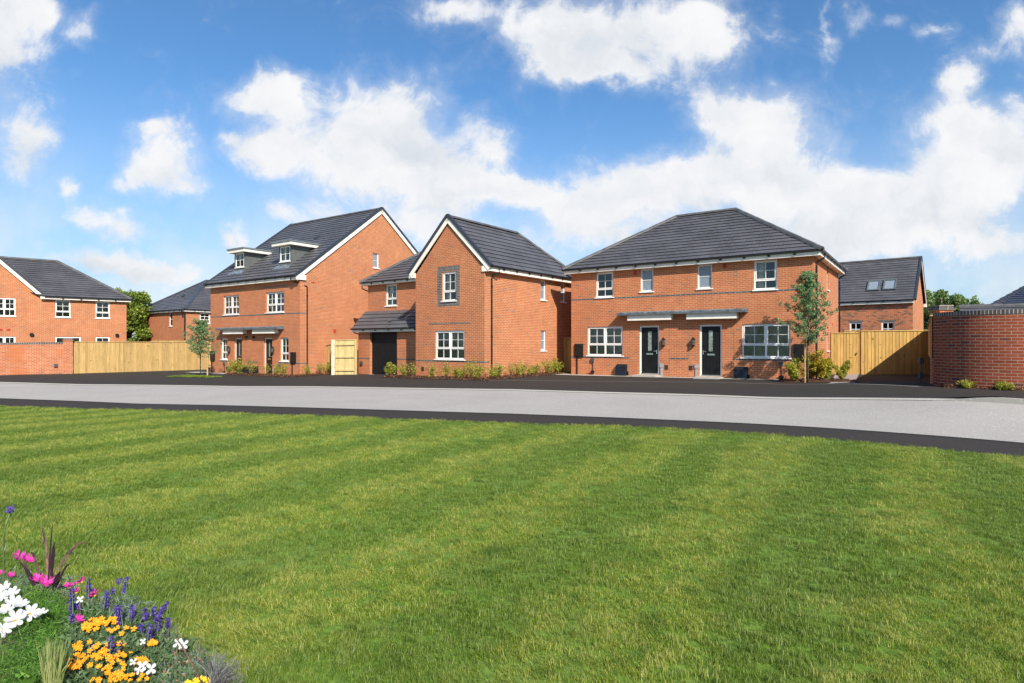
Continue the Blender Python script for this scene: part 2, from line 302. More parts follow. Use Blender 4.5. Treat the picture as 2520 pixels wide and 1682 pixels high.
# ------------------------------------------------------------------ mesh helpers
class MB:
    def __init__(s): s.v = []; s.f = []; s.uv = []
    def face(s, pts, uv=None):
        i = len(s.v); s.v += [tuple(p) for p in pts]; s.f.append(tuple(range(i, i+len(pts)))); s.uv += list(uv) if uv else [(p[0]+p[1], p[2]) for p in pts]
    def box(s, x0, x1, y0, y1, z0, z1): s.obox(Vector((x0, y0, z0)), Vector((x1-x0, 0, 0)), Vector((0, y1-y0, 0)), Vector((0, 0, z1-z0)))
    def obox(s, o, a, b, c):
        o, a, b, c = map(Vector, (o, a, b, c)); P = [o, o+a, o+a+b, o+b, o+c, o+a+c, o+a+b+c, o+b+c]
        if a.cross(b).dot(c) < 0: P = [P[i] for i in (3, 2, 1, 0, 7, 6, 5, 4)]
        la, lb, lc = a.length, b.length, c.length
        for q, (l, h) in (((3, 2, 1, 0), (la, lb)), ((4, 5, 6, 7), (la, lb)), ((0, 1, 5, 4), (la, lc)), ((1, 2, 6, 5), (lb, lc)), ((2, 3, 7, 6), (la, lc)), ((3, 0, 4, 7), (lb, lc))):
            s.face([P[i] for i in q], [(0, 0), (l, 0), (l, h), (0, h)])
    def beam(s, p, q, wd, h, up=(0, 0, 1)):
        p, q = Vector(p), Vector(q); d = q-p; sd = d.cross(Vector(up)).normalized(); u = sd.cross(d).normalized()
        s.obox(p-sd*wd/2-u*h/2, d, sd*wd, u*h)
    def tube(s, pts, r, n=8):
        pts = [Vector(p) for p in pts]; rs = r if isinstance(r, (list, tuple)) else [r]*len(pts); i0 = len(s.v); up = Vector((.013, .021, 1))
        for k, p in enumerate(pts):
            d = (pts[min(k+1, len(pts)-1)]-pts[max(k-1, 0)]).normalized(); a = d.cross(up if abs(d.z) < .95 else Vector((1, .01, 0))).normalized(); b = a.cross(d)
            for j in range(n):
                t = 2*math.pi*j/n; s.v.append(tuple(p+(a*math.cos(t)+b*math.sin(t))*rs[k]))
        for k in range(len(pts)-1):
            for j in range(n):
                a0 = i0+k*n+j; a1 = i0+k*n+(j+1) % n; s.f.append((a0, a0+n, a1+n, a1)); s.uv += [(0, 0)]*4
        for base, rev in ((i0, 0), (i0+(len(pts)-1)*n, 1)):
            q = [base+j for j in range(n)]; s.f.append(tuple(q[::-1] if rev else q)); s.uv += [(0, 0)]*n
    def build(s, name, m, parent=None, smooth=False):
        me = bpy.data.meshes.new(name); me.from_pydata(s.v, [], s.f); ul = me.uv_layers.new(name='UVMap')
        ul.data.foreach_set('uv', np.array(s.uv, dtype=np.float32).ravel()); me.materials.append(m); me.update()
        if smooth: me.polygons.foreach_set('use_smooth', [True]*len(me.polygons))
        o = bpy.data.objects.new(name, me); COL.objects.link(o)
        if parent: o.parent = parent
        return o
def empty(name, loc, rz, label, cat, group=None):
    o = bpy.data.objects.new(name, None); o.empty_display_size = .2; COL.objects.link(o); o.location = loc; o.rotation_euler = (0, 0, rz)
    o['label'] = label; o['category'] = cat
    if group: o['group'] = group
    return o
def tag(o, label, cat, group=None):
    o['label'] = label; o['category'] = cat
    if group: o['group'] = group
def copy_tree(o, parent=None):
    c = o.copy(); COL.objects.link(c); c.parent = parent
    for ch in o.children: copy_tree(ch, c)
    return c
class Face:
    """vertical wall plane in local coordinates: origin, direction along it, outward normal"""
    def __init__(s, o, d, n): s.o = o; s.d = d; s.n = n
    def P(s, u, z, d=0.0): return Vector((s.o[0]+s.d[0]*u+s.n[0]*d, s.o[1]+s.d[1]*u+s.n[1]*d, z))
    def box(s, mb, u0, u1, z0, z1, d0, d1):
        o = s.P(u0, z0, d0); mb.obox(o, s.P(u1, z0, d0)-o, s.P(u0, z0, d1)-o, Vector((0, 0, z1-z0)))
    def wall(s, mb, prof, holes=(), rev=.10):
        """prof: [(z,u0,u1)...]; holes: [(u0,u1,z0,z1)...]"""
        zs = sorted({p[0] for p in prof} | {h[2] for h in holes} | {h[3] for h in holes}); zs = [z for z in zs if prof[0][0] <= z <= prof[-1][0]]
        def lim(z):
            for a, b in zip(prof, prof[1:]):
                if a[0] <= z <= b[0]: t = (z-a[0])/(b[0]-a[0]); return a[1]+(b[1]-a[1])*t, a[2]+(b[2]-a[2])*t
        flip = s.d[0]*s.n[1]-s.d[1]*s.n[0] > 0
        def q(a, b, c, d, uvs): 
            pts = [a, b, c, d]; 
            if flip: pts = pts[::-1]; uvs = uvs[::-1]
            mb.face(pts, uvs)
        for za, zb in zip(zs, zs[1:]):
            la, ra = lim(za+1e-6); lb, rb = lim(zb-1e-6); hs = sorted([h for h in holes if h[2] <= za+1e-6 and h[3] >= zb-1e-6]); ca, cb = la, lb
            for h in hs+[None]:
                ea, eb = (h[0], h[0]) if h else (ra, rb)
                q(s.P(ca, za), s.P(ea, za), s.P(eb, zb), s.P(cb, zb), [(ca, za), (ea, za), (eb, zb), (cb, zb)])
                if h: ca = cb = h[1]
        for (a, b, c, d) in holes:
            for (u0, z0, u1, z1) in ((a, c, a, d), (b, d, b, c), (a, d, b, d), (b, c, a, c)):
                q(s.P(u0, z0, 0), s.P(u0, z0, -rev), s.P(u1, z1, -rev), s.P(u1, z1, 0), [(0, z0), (-rev, z0), (-rev, z1), (0, z1)])
LAY = {'double': (2, [(.36, 2, 1), (.64, 2, 2)]), 'single': (1, [(.30, 2, 1), (.70, 2, 2)]), 'slim': (1, [(1.0, 1, 2)]), 'four': (1, [(1.0, 2, 2)]), 'six': (1, [(1.0, 2, 3)])}
def window(fc, parent, u0, u1, z0, z1, lay='double', room='room', depth=1.5, dress=None, setb=.06, fw=.055, sill=True, pane='glass', barw=.018, mg=.3):
    fr = MB(); W = u1-u0; H = z1-z0; nc, rows = LAY[lay]
    for (a, b, c, d) in ((u0, u0+fw, z0, z1), (u1-fw, u1, z0, z1), (u0+fw, u1-fw, z0, z0+fw*1.2), (u0+fw, u1-fw, z1-fw, z1)): fc.box(fr, a, b, c, d, -setb-.06, -setb)
    iu0, iu1, iz0, iz1 = u0+fw, u1-fw, z0+fw*1.2, z1-fw; cw = (iu1-iu0)/nc
    for i in range(1, nc): fc.box(fr, iu0+cw*i-.035, iu0+cw*i+.035, iz0, iz1, -setb-.055, -setb-.002)
    zc = iz0; ih = iz1-iz0
    for ri, (fh, bx, bz) in enumerate(rows):
        za, zb = zc, zc+ih*fh; zc = zb
        if ri: fc.box(fr, iu0, iu1, za-.03, za+.03, -setb-.054, -setb-.001)
        for i in range(nc):
            ca, cb = iu0+cw*i+(.035 if i else 0), iu0+cw*(i+1)-(.035 if i < nc-1 else 0); a0 = za+(.03 if ri else 0); b0 = zb-(.03 if ri < len(rows)-1 else 0)
            if ri == len(rows)-1 and len(rows) > 1:                     # opening casement: proud sash
                for (a, b, c, d) in ((ca, ca+.035, a0, b0), (cb-.035, cb, a0, b0), (ca+.035, cb-.035, a0, a0+.035), (ca+.035, cb-.035, b0-.035, b0)): fc.box(fr, a, b, c, d, -setb-.05, -setb+.012)
                ca += .035; cb -= .035; a0 += .035; b0 -= .035
            for k in range(1, bx): fc.box(fr, ca+(cb-ca)*k/bx-barw/2, ca+(cb-ca)*k/bx+barw/2, a0, b0, -setb-.045, -setb-.018)
            for k in range(1, bz): fc.box(fr, ca, cb, a0+(b0-a0)*k/bz-barw/2, a0+(b0-a0)*k/bz+barw/2, -setb-.044, -setb-.017)
    wn = fr.build('window', M['white'], parent)
    g = MB(); g.face([fc.P(u0+.02, z0+.02, -setb-.035), fc.P(u1-.02, z0+.02, -setb-.035), fc.P(u1-.02, z1-.02, -setb-.035), fc.P(u0+.02, z1-.02, -setb-.035)]); g.build('pane', M[pane], wn)
    if sill:
        s_ = MB(); fc.box(s_, u0-.05, u1+.05, z0-.045, z0, -setb, .05); s_.build('sill', M['white'], wn)
    if room:
        rm = MB(); o = fc.P(u0-mg, z0-mg-.05, -setb-.10); a = fc.P(u1+mg, z0-mg-.05, -setb-.10)-o; b = fc.P(u0-mg, z0-mg-.05, -setb-.10-depth)-o; c = Vector((0, 0, H+mg+.15 if mg > .1 else H+mg+.07))
        for (p, x, y) in ((o, a, b), (o+c, a, b), (o, b, c), (o+a, b, c), (o+b, a, c)): rm.face([p, p+x, p+x+y, p+y])
        # inner face of the wall round the opening
        e = -setb-.10
        for (a0, a1, c0, c1) in ((u0-mg, u0, z0-mg-.05, z1+min(mg, .1)), (u1, u1+mg, z0-mg-.05, z1+min(mg, .1)), (u0, u1, z0-mg-.05, z0), (u0, u1, z1, z1+min(mg, .1))): rm.face([fc.P(a0, c0, e), fc.P(a1, c0, e), fc.P(a1, c1, e), fc.P(a0, c1, e)])
        for (a0, c0, a1, c1) in ((u0, z0, u0, z1), (u1, z0, u1, z1), (u0, z0, u1, z0), (u0, z1, u1, z1)): rm.face([fc.P(a0, c0, e), fc.P(a1, c1, e), fc.P(a1, c1, -setb-.05), fc.P(a0, c0, -setb-.05)])
        rm.build('room', M[room], wn)
    if dress == 'blind':
        bl = MB(); n = int(H/.05)
        for k in range(n): z = z0+.04+k*(H-.08)/n; bl.face([fc.P(u0+.04, z, -setb-.13), fc.P(u1-.04, z, -setb-.13), fc.P(u1-.04, z+.035, -setb-.155), fc.P(u0+.04, z+.035, -setb-.155)])
        bl.build('blind', M['blind'], wn)
    elif dress in ('curtain', 'curtain_cream', 'side'):
        spans = ((u0-.05, u0+W*.28), (u1-W*.12, u1+.05)) if dress != 'side' else ((u0-.05, u0+W*.45),)
        if dress == 'curtain': spans = ((u0+W*.20, u0+W*.45), (u0+W*.55, u1+.05))
        for (a, b) in spans:
            cu = MB()
            n = max(6, int((b-a)/.03))
            for k in range(n):
                ua, ub = a+(b-a)*k/n, a+(b-a)*(k+1)/n; da = -setb-.17+.03*math.sin(k*1.7); db = -setb-.17+.03*math.sin((k+1)*1.7)
                cu.face([fc.P(ua, z0-.1, da), fc.P(ub, z0-.1, db), fc.P(ub, z1+.05, db), fc.P(ua, z1+.05, da)])
            cu.build('curtain', M['curtain' if dress == 'curtain' else 'curtain_cream'], wn)
    return wn
def door(fc, parent, u0, u1, z0, z1, m='darkdoor', setb=.06, hinge_left=True, gl=(.28, .58)):
    fr = MB(); fw = .07
    for (a, b, c, d) in ((u0, u0+fw, z0, z1), (u1-fw, u1, z0, z1), (u0+fw, u1-fw, z1-fw, z1)): fc.box(fr, a, b, c, d, -setb-.07, -setb)
    dr = fr.build('door', M['white'], parent)
    lf = MB(); a, b = u0+fw, u1-fw; fc.box(lf, a, b, z0+.06, z1-fw, -setb-.06, -setb-.02)
    W = b-a; H = z1-z0-.13
    for k in range(5): fc.box(lf, a+W*(.1+.17*k), a+W*(.1+.17*k)+.012, z0+.14, z0+.12+H*.28, -setb-.02, -setb-.014)
    leaf = lf.build('leaf', M[m], dr)
    g = MB(); ga, gb = a+W*(.36 if hinge_left else .34), a+W*(.66 if hinge_left else .64); gz0, gz1 = z0+.06+H*.47, z0+.06+H*.93
    fc.box(g, ga+.03, gb-.03, gz0+.03, gz1-.03, -setb-.019, -setb-.012); g.build('door_glass', M['doorglass'], dr)
    g2 = MB()
    for (p, q, r_, s_) in ((ga, ga+.03, gz0, gz1), (gb-.03, gb, gz0, gz1), (ga+.03, gb-.03, gz0, gz0+.03), (ga+.03, gb-.03, gz1-.03, gz1)): fc.box(g2, p, q, r_, s_, -setb-.018, -setb-.005)
    g2.build('glass_trim', M[m], dr)
    lp = MB(); c = (a+b)/2; fc.box(lp, c-.15, c+.15, z0+.06+H*.40, z0+.06+H*.435, -setb-.02, -setb); lp.build('letter_plate', M['chrome'], dr)
    h = MB(); hu = b-.06 if hinge_left else a+.06; s1 = -1 if hinge_left else 1; hz = z0+1.02
    fc.box(h, min(hu-.02, hu+.02), max(hu-.02, hu+.02), hz-.12, hz+.05, -setb-.02, -setb-.008); fc.box(h, min(hu, hu+s1*.13), max(hu, hu+s1*.13), hz-.01, hz+.012, -setb+.01, -setb+.03); fc.box(h, hu-.01, hu+.01, hz-.01, hz+.012, -setb-.01, -setb+.01); h.build('handle', M['chrome'], dr)
    th = MB(); fc.box(th, a, b, z0, z0+.055, -setb-.06, -setb+.03); th.build('threshold', M['chrome'], dr)
    bk = MB(); o = fc.P(u0, z0, -setb-.075); bk.face([o, fc.P(u1, z0, -setb-.075), fc.P(u1, z1, -setb-.075), fc.P(u0, z1, -setb-.075)]); bk.build('door_back', M['black'], dr)
    return dr
def slope(mb, eave0, eave1, tops, course=.30, thick=.034):
    """tiled roof slope: eave from eave0 to eave1; tops = upper outline points from the eave1 side back to the eave0 side"""
    e0, e1 = Vector(eave0), Vector(eave1); ed = (e1-e0).normalized(); pts = [e0, e1]+[Vector(p) for p in tops]
    nrm = ed.cross(pts[2]-e0).normalized()
    if nrm.z < 0: nrm = -nrm
    sd = nrm.cross(ed)
    if sd.z < 0: sd = -sd
    poly = [((p-e0).dot(ed), (p-e0).dot(sd)) for p in pts]; smax = max(p[1] for p in poly)
    def lim(s):
        xs = []
        for (a, b) in zip(poly, poly[1:]+poly[:1]):
            if (a[1]-s)*(b[1]-s) <= 0 and abs(a[1]-b[1]) > 1e-9: t = (s-a[1])/(b[1]-a[1]); xs.append(a[0]+(b[0]-a[0])*t)
        return min(xs), max(xs)
    n = max(1, round(smax/course)); uo = random.random()*3
    def P3(x, s, h): return e0+ed*x+sd*s+nrm*h
    ref = ed.cross(sd).dot(nrm) > 0
    def add(pts_, uv):
        if not ref: pts_ = pts_[::-1]; uv = uv[::-1]
        mb.face(pts_, uv)
    for k in range(n):
        s0, s1 = smax*k/n, smax*(k+1)/n; l0, r0 = lim(s0+1e-5); l1, r1 = lim(s1-1e-5)
        add([P3(l0, s0, thick), P3(r0, s0, thick), P3(r1, s1, .002), P3(l1, s1, .002)], [(l0+uo, k*.3+.03), (r0+uo, k*.3+.03), (r1+uo, k*.3+.29), (l1+uo, k*.3+.29)])
        add([P3(l0, s0, -.01), P3(r0, s0, -.01), P3(r0, s0, thick), P3(l0, s0, thick)], [(l0+uo, k*.3+.003), (r0+uo, k*.3+.003), (r0+uo, k*.3+.01), (l0+uo, k*.3+.01)])
        for (la, lb) in ((l0, l1), (r0, r1)): add([P3(la, s0, -.02), P3(la, s0, thick), P3(lb, s1, .002), P3(lb, s1, -.02)], [(0, 0)]*4)
    under = [p-nrm*.03 for p in pts]
    mb.face(under if not ref else under[::-1], [(0, 0)]*len(under))
def ridge(mb, a, b, wd=.26, h=.07, seg=.45):
    a, b = Vector(a), Vector(b); L = (b-a).length; n = max(1, round(L/seg)); d = (b-a)/L; sd = d.cross(Vector((0, 0, 1))).normalized(); up = sd.cross(d).normalized()
    if up.z < 0: up = -up
    for k in range(n):
        p = a+d*(L*k/n+.004); q = a+d*(L*(k+1)/n-.004); ex = .004*(k % 2)
        pr = [(-wd/2, -.05), (-wd/2+.02, -.005), (-wd/4, h*.75), (0, h), (wd/4, h*.75), (wd/2-.02, -.005), (wd/2, -.05)]
        A = [p+sd*x+up*(z+ex) for x, z in pr]; B = [q+sd*x+up*(z+ex) for x, z in pr]
        for i in range(len(pr)-1): mb.face([A[i], A[i+1], B[i+1], B[i]], [(0, 0)]*4)
        mb.face(A[::-1], [(0, 0)]*len(A)); mb.face(B, [(0, 0)]*len(B))
def gutter(parent, pts, r=.055):
    g = MB()
    for a, b in zip(pts, pts[1:]): a, b = Vector(a)+Vector((0, 0, .02)), Vector(b)+Vector((0, 0, .02)); g.beam(a, b, .10, .07)
    k_ = g
    for a, b in zip(pts, pts[1:]):
        a, b = Vector(a), Vector(b); n = int((b-a).length/.9)
        for k in range(1, n): p = a+(b-a)*k/n; k_.beam(p-Vector((0, 0, .03)), p-Vector((0, 0, .085)), .03, .10, (b-a).normalized())
    return g.build('gutter', M['black'], parent)
def downpipe(parent, pts, r=.034):
    t = MB(); t.tube(pts, r, 10); c = t; a, b = Vector(pts[-2]), Vector(pts[-1]); n = max(2, int((a-b).length/1.9))
    for k in range(n): p = a+(b-a)*(k+.15)/n; c.tube([p, p-Vector((0, 0, .06))], r*1.35, 10)
    return t.build('downpipe', M['black'], parent)
def fbox(fc, parent, name, m, u0, u1, z0, z1, d0, d1):
    b = MB(); fc.box(b, u0, u1, z0, z1, d0, d1); return b.build(name, M[m], parent)
def band(fc, parent, u0, u1, z0, z1, soldier=False, name='brick_band', d=.003, gaps=()):
    b = MB(); cur = u0
    for g0, g1 in list(gaps)+[(u1, u1)]:
        if g0 > cur:
            o = [fc.P(cur, z0, d), fc.P(g0, z0, d), fc.P(g0, z1, d), fc.P(cur, z1, d)]; uv = [(cur, z0), (g0, z0), (g0, z1), (cur, z1)]
            if soldier: uv = [(z0 % .225*0+.006, cur), (.006, g0), (.219, g0), (.219, cur)]
            b.face(o, uv)
            for q in ([fc.P(cur, z1, d), fc.P(g0, z1, d), fc.P(g0, z1, 0), fc.P(cur, z1, 0)],): b.face(q)
        cur = g1
    return b.build(name, M['blue_brick'], parent)
def lantern(fc, parent, u, z):
    b = MB(); fc.box(b, u-.03, u+.03, z-.08, z+.02, 0, .015); c = fc.P(u, 0, .11)
    b.tube([(c.x, c.y, z+.12), (c.x, c.y, z+.15), (c.x, c.y, z+.20), (c.x, c.y, z+.23)], [.105, .075, .025, .008], 10)
    b.tube([(c.x, c.y, z-.12), (c.x, c.y, z-.15), (c.x, c.y, z-.18)], [.09, .065, .015], 10)
    for k in range(6):
        a = k*math.pi/3; b.tube([(c.x+.06*math.cos(a), c.y+.06*math.sin(a), z-.12), (c.x+.075*math.cos(a), c.y+.075*math.sin(a), z+.12)], .005, 4)
    b.tube([fc.P(u, z-.05, .01), fc.P(u, z-.17, .06), fc.P(u, z-.15, .11)], .012, 6)
    o = b.build('wall_lantern', M['black'], parent); g = MB(); g.tube([(c.x, c.y, z-.115), (c.x, c.y, z+.115)], [.060, .074], 10); g.build('lantern_glass', M['lampglass'], o); return o
def meterbox(fc, parent, u0, u1, z0, z1):
    b = MB(); fc.box(b, u0, u1, z0, z1, 0, .07); fc.box(b, u0+.02, u1-.02, z0+.03, z1-.03, .07, .085); o = b.build('meter_box', M['black'], parent)
    p = MB(); c = u0+(u1-u0)*.25; fc.box(p, c-.025, c+.025, 0, z0, 0, .045); p.build('meter_pipe', M['black'], o); return o
def outlet(fc, parent, u, zt, zb):
    b = MB(); fc.box(b, u-.07, u+.07, zt-.07, zt+.07, 0, .09); fc.box(b, u-.05, u+.05, zt-.13, zt-.07, 0, .07); o = b.build('cable_outlet', M['dgrey'], parent)
    if zb is not None:
        p = MB(); p.tube([fc.P(u+.01, zt-.1, .03), fc.P(u+.01, zb-.1, .03)], .014, 6); c = fc.P(u+.01, zb, .05); fc.box(p, u-.055, u+.075, zb-.06, zb+.06, 0, .10); p.build('cable', M['black'], o)
    return o
def gasbox(fc, parent, u0, u1, z1, m='navy', z0=0):
    b = MB(); P = fc.P; pr = [(0, z0), (.26, z0), (.20, z1-.07), (.12, z1), (0, z1)]
    A = [P(u0, z, d) for d, z in pr]; B = [P(u1, z, d) for d, z in pr]
    for i in range(len(pr)): j = (i+1) % len(pr); b.face([A[i], A[j], B[j], B[i]])
    b.face(A[::-1]); b.face(B); fc.box(b, u1, u1+.06, z0+.1, z0+.25, 0, .06); o = b.build('gas_meter_box', M[m], parent); s_ = MB(); fc.box(s_, u0+.02, u1-.02, z1, z1+.02, 0, .10); s_.build('box_lid', M['black'], o); return o
def service(fc, parent, u, zt=.56):
    b = MB(); fc.box(b, u-.075, u+.075, zt-.08, zt+.08, 0, .06); fc.box(b, u-.045, u+.045, 0, zt-.08, 0, .045); return b.build('service_duct', M['greybox'], parent)
def airbrick(fc, parent, u, z, m='brownvent', w_=.075, h=.10, name='air_brick'):
    b = MB(); fc.box(b, u-w_, u+w_, z-h, z+h, -.01, .012)
    if m == 'brownvent':
        for k in range(4): fc.box(b, u-w_+.015, u+w_-.015, z-h+.03+k*.045, z-h+.045+k*.045, .012, .022)
    return b.build(name, M[m], parent)
# ------------------------------------------------------------------ ground
def S(t): t = max(0., min(1., t)); return t*t*(3-2*t)
KX = [(-60, -.45), (-27, -.25), (-19, -.33), (-11, -.25), (-8, -.16), (-4, -.08), (0, 0), (3, 0), (9, .06), (14, .14), (60, .3)]
def zg(X, Y):
    X = max(-60, min(60, X)); base = .3
    for (a, za), (b, zb) in zip(KX, KX[1:]):
        if X <= b: base = za+(zb-za)*(X-a)/(b-a); break
    return base*S((Y-6)/12)+.30*S((X-6.5)/4.5)*S((Y-9)/4)*S((21.5-Y)/5)
def resample(pl, n):
    pl = [Vector(p) for p in pl]; L = [0]
    for a, b in zip(pl, pl[1:]): L.append(L[-1]+(b-a).length)
    o = []
    for k in range(n):
        s = L[-1]*k/(n-1); i = max(j for j in range(len(L)) if L[j] <= s+1e-9); i = min(i, len(pl)-2); o.append(pl[i]+(pl[i+1]-pl[i])*((s-L[i])/(L[i+1]-L[i])))
    return o
def ribbon(name, A, B, rows, m, off=0.0, offb=None, n=160, kind='structure', skirt=0):
    A, B = resample(A, n), resample(B, n); mb = MB()
    offb = off if offb is None else offb; vs = []
    for r in range(rows+1):
        t = r/rows
        for a, b in zip(A, B): p = a+(b-a)*t; vs.append((p.x, p.y, zg(p.x, p.y)+off+(offb-off)*t))
    mb.v = vs
    for r in range(rows):
        for k in range(n-1): i = r*n+k; mb.f.append((i, i+1, i+n+1, i+n)); mb.uv += [(0, 0)]*4
    if skirt:
        for base in (0, rows*n):
            i0 = len(mb.v)
            for k in range(n): x, y, z = mb.v[base+k]; mb.v.append((x, y, z-skirt))
            for k in range(n-1): mb.f.append((base+k, base+k+1, i0+k+1, i0+k)); mb.uv += [(0, 0)]*4
    o = mb.build(name, m, None, True); o['kind'] = kind; return o
LAWN = [(-45, 26), (-28, 21.8), (-14.56, 17.1), (-10.67, 15.7), (-6.85, 14.0), (-3.98, 12.8), (-1.49, 11.77), (0, 11.35), (1.61, 11.05), (3.08, 10.6), (3.8, 10.1), (4.23, 9.75), (4.87, 9.55), (5.51, 8.95), (6.16, 8.5), (6.73, 7.91), (8.6, 6.0), (11, 2.5), (13, -4)]
NEAR = [(-45, 29), (-28, 24.2), (-17.02, 19.99), (-12.48, 18.3), (-7.89, 16.2), (-4.6, 14.8), (-1.73, 13.6), (0, 12.95), (2.23, 12.3), (4.2, 11.55), (5.84, 10.7), (7.06, 9.8), (7.83, 9.15), (9.8, 7.2), (12.5, 3), (15, -4)]
FAR = [(-45, 32), (-33, 29.4), (-23.3, 27.37), (-17.34, 26.2), (-12.31, 24.7), (-7.01, 22.5), (-2.59, 20.4), (0, 19.3), (3.31, 18.1), (6.21, 16.7), (8.17, 14.95), (9.34, 13.2), (10.32, 12.0), (12.6, 9.4), (16, 4), (19, -4)]
v2 = lambda l: [Vector((x, y)) for x, y in l]
LAWN, NEAR, FAR = v2(LAWN), v2(NEAR), v2(FAR)
smooth = lambda l, n=220: resample(l, n)
def soften(l, it=14):
    l = resample(l, 160)
    for _ in range(it): l = [l[0]]+[(l[i-1]+l[i]*2+l[i+1])/4 for i in range(1, len(l)-1)]+[l[-1]]
    return l
NEARs, FARs = soften(NEAR), soften(FAR)
LAWNs = soften(LAWN, 3); LAWNs = [p+Vector((0, .05*math.sin(i*.9)+.05*math.sin(i*.37+1))) for i, p in enumerate(LAWNs)]
big = MB(); S0 = 1500
big.face([(-S0, -S0, -.9), (S0, -S0, -.9), (S0, S0, -.9), (-S0, S0, -.9)]); gr = big.build('ground', M['dirt']); gr['kind'] = 'structure'
LB = [Vector((-45, -6))]*2; LB = [Vector((-45, -6)), Vector((13, -6))]
def offs(l, d):
    o = []
    for i, p in enumerate(l): t = (l[min(i+1, len(l)-1)]-l[max(i-1, 0)]).normalized(); o.append(p+Vector((-t.y, t.x))*d)
    return o
near_pave = ribbon('pavement', offs(LAWNs, -.25), NEARs, 6, M['tarmac'], 0, n=220, skirt=.3)
road = ribbon('road', NEARs, FARs, 24, M['road'], -.004, n=220)
kerb = ribbon('kerb', FARs, offs(FARs, .14), 1, M['concrete'], .006, .03, n=220)
BACK = v2([(-75, 60), (-40, 62), (-10, 62), (20, 60), (45, 45), (45, 5), (30, -4)])
tar = ribbon('driveway_tarmac', offs(FARs, .14), BACK, 90, M['tarmac'], .025, n=220)
# raised kerb stones at the right
kb = MB(); kp = [p for p in resample(FARs, 400) if p.x > 9.25 and p.y > -2]
for i, (a, b) in enumerate(zip(kp, kp[1:])):
    h0 = .10*S((a.x-9.25)/.9); h1 = .10*S((b.x-9.25)/.9); d = (b-a); nn = Vector((-d.y, d.x)).normalized()*.14
    A = Vector((a.x, a.y, zg(*a)-.02)); B = Vector((b.x, b.y, zg(*b)-.02)); N = Vector((nn.x, nn.y, 0))
    A1 = A+Vector((0, 0, .03+h0)); B1 = B+Vector((0, 0, .03+h1))
    kb.face([A, B, B1, A1]); kb.face([A1, B1, B1+N, A1+N]); kb.face([A+N, A1+N, B1+N, B+N])
ko = kb.build('kerb', M['concrete']); ko['kind'] = 'structure'
def raise_edge():
    me = tar.data
    for v in me.vertices:
        x, y, z = v.co
        if x > 9.2 and y > -5:
            d = min((Vector((x, y))-p).length for p in kp[::6])
            v.co.z += .09*S((x-9.25)/.9)*max(0, 1-d/3.0)
raise_edge()
def strip(name, pl, wd, m, off, kind='structure'):
    pl = resample(v2(pl), 60); return ribbon(name, offs(pl, -wd/2), offs(pl, wd/2), 1, m, off, n=60, kind=kind)
strip('edging_strip', [(-1.15, 24.35), (2.7, 23.48), (5.26, 22.85), (7.42, 22.1), (8.96, 21.1), (9.6, 19.2), (9.95, 17.0), (10.6, 15.3)], .05, M['concrete'], .036)
def patch(name, pts, m, off=.034, kind='structure', h=0):
    """convex polygon laid on the ground, subdivided"""
    P_ = [Vector(p) for p in pts]; n = 14; mb = MB(); a, b, c, d = P_
    for j in range(n+1):
        for i in range(n+1):
            s, t = i/n, j/n; p = (a*(1-s)+b*s)*(1-t)+(d*(1-s)+c*s)*t; e = min(s, 1-s, t, 1-t)
            bump = h*S(e*5)*(0.75+.5*random.random()) if h else 0
            mb.v.append((p.x, p.y, zg(p.x, p.y)+off+bump))
    for j in range(n):
        for i in range(n): k = j*(n+1)+i; mb.f.append((k, k+1, k+n+2, k+n+1)); mb.uv += [(0, 0)]*4
    o = mb.build(name, m, None, bool(h)); o['kind'] = kind; return o
# ------------------------------------------------------------------ houses
def loc2w(o, th, u, v): t = R(th); return Vector((o[0]+u*math.cos(t)+v*math.sin(t), o[1]-u*math.sin(t)+v*math.cos(t)))
# ---- right: semi-detached pair with hipped roof
OC = (2.81, 28.52); TC = 34.87
C = empty('semi_detached_pair', (OC[0], OC[1], 0), -R(TC), 'red brick semi-detached pair on the right, hipped roof over two black front doors', 'house')
W, Dp, ZE = 10.39, 7.155, 4.90
fr = Face((0, 0), (1, 0), (0, -1)); rt = Face((W, 0), (0, 1), (1, 0)); lf = Face((0, 0), (0, 1), (-1, 0)); bk = Face((0, Dp), (1, 0), (0, 1))
wf = [(1.30, 2.17, 3.62, 4.775, 'single'), (3.48, 4.07, 3.78, 4.775, 'slim'), (6.00, 6.60, 3.78, 4.775, 'slim'), (8.24, 9.10, 3.62, 4.775, 'single'), (.86, 2.63, .95, 2.28, 'double'), (7.79, 9.58, .95, 2.28, 'double')]
df = [(3.43, 4.335, .15, 2.285), (6.09, 7.0, .15, 2.285)]
mb = MB(); fr.wall(mb, [(-.3, 0, W), (ZE, 0, W)], [h[:4] for h in wf]+df); rt.wall(mb, [(-.3, 0, Dp), (ZE, 0, Dp)], [(3.45, 4.0, 3.78, 4.775), (3.45, 4.0, 1.2, 2.2)], .10); lf.wall(mb, [(-.3, 0, Dp), (ZE, 0, Dp)]); bk.wall(mb, [(-.3, 0, W), (ZE, 0, W)]); mb.build('wall', M['brick'], C)
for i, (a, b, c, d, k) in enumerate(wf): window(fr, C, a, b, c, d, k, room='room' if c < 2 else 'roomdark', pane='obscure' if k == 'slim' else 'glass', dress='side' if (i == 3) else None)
window(rt, C, 3.45, 4.0, 3.78, 4.775, 'slim', room=None, pane='obscure'); window(rt, C, 3.45, 4.0, 1.2, 2.2, 'slim', room=None, pane='obscure')
door(fr, C, *df[0]); door(fr, C, *df[1], hinge_left=False)
band(fr, C, 0, 2.93, .825, .90, gaps=()); band(fr, C, 4.79, 5.62, .825, .90); band(fr, C, 7.47, W+.003, .825, .90); band(fr, C, 0, W+.003, 3.525, 3.60)
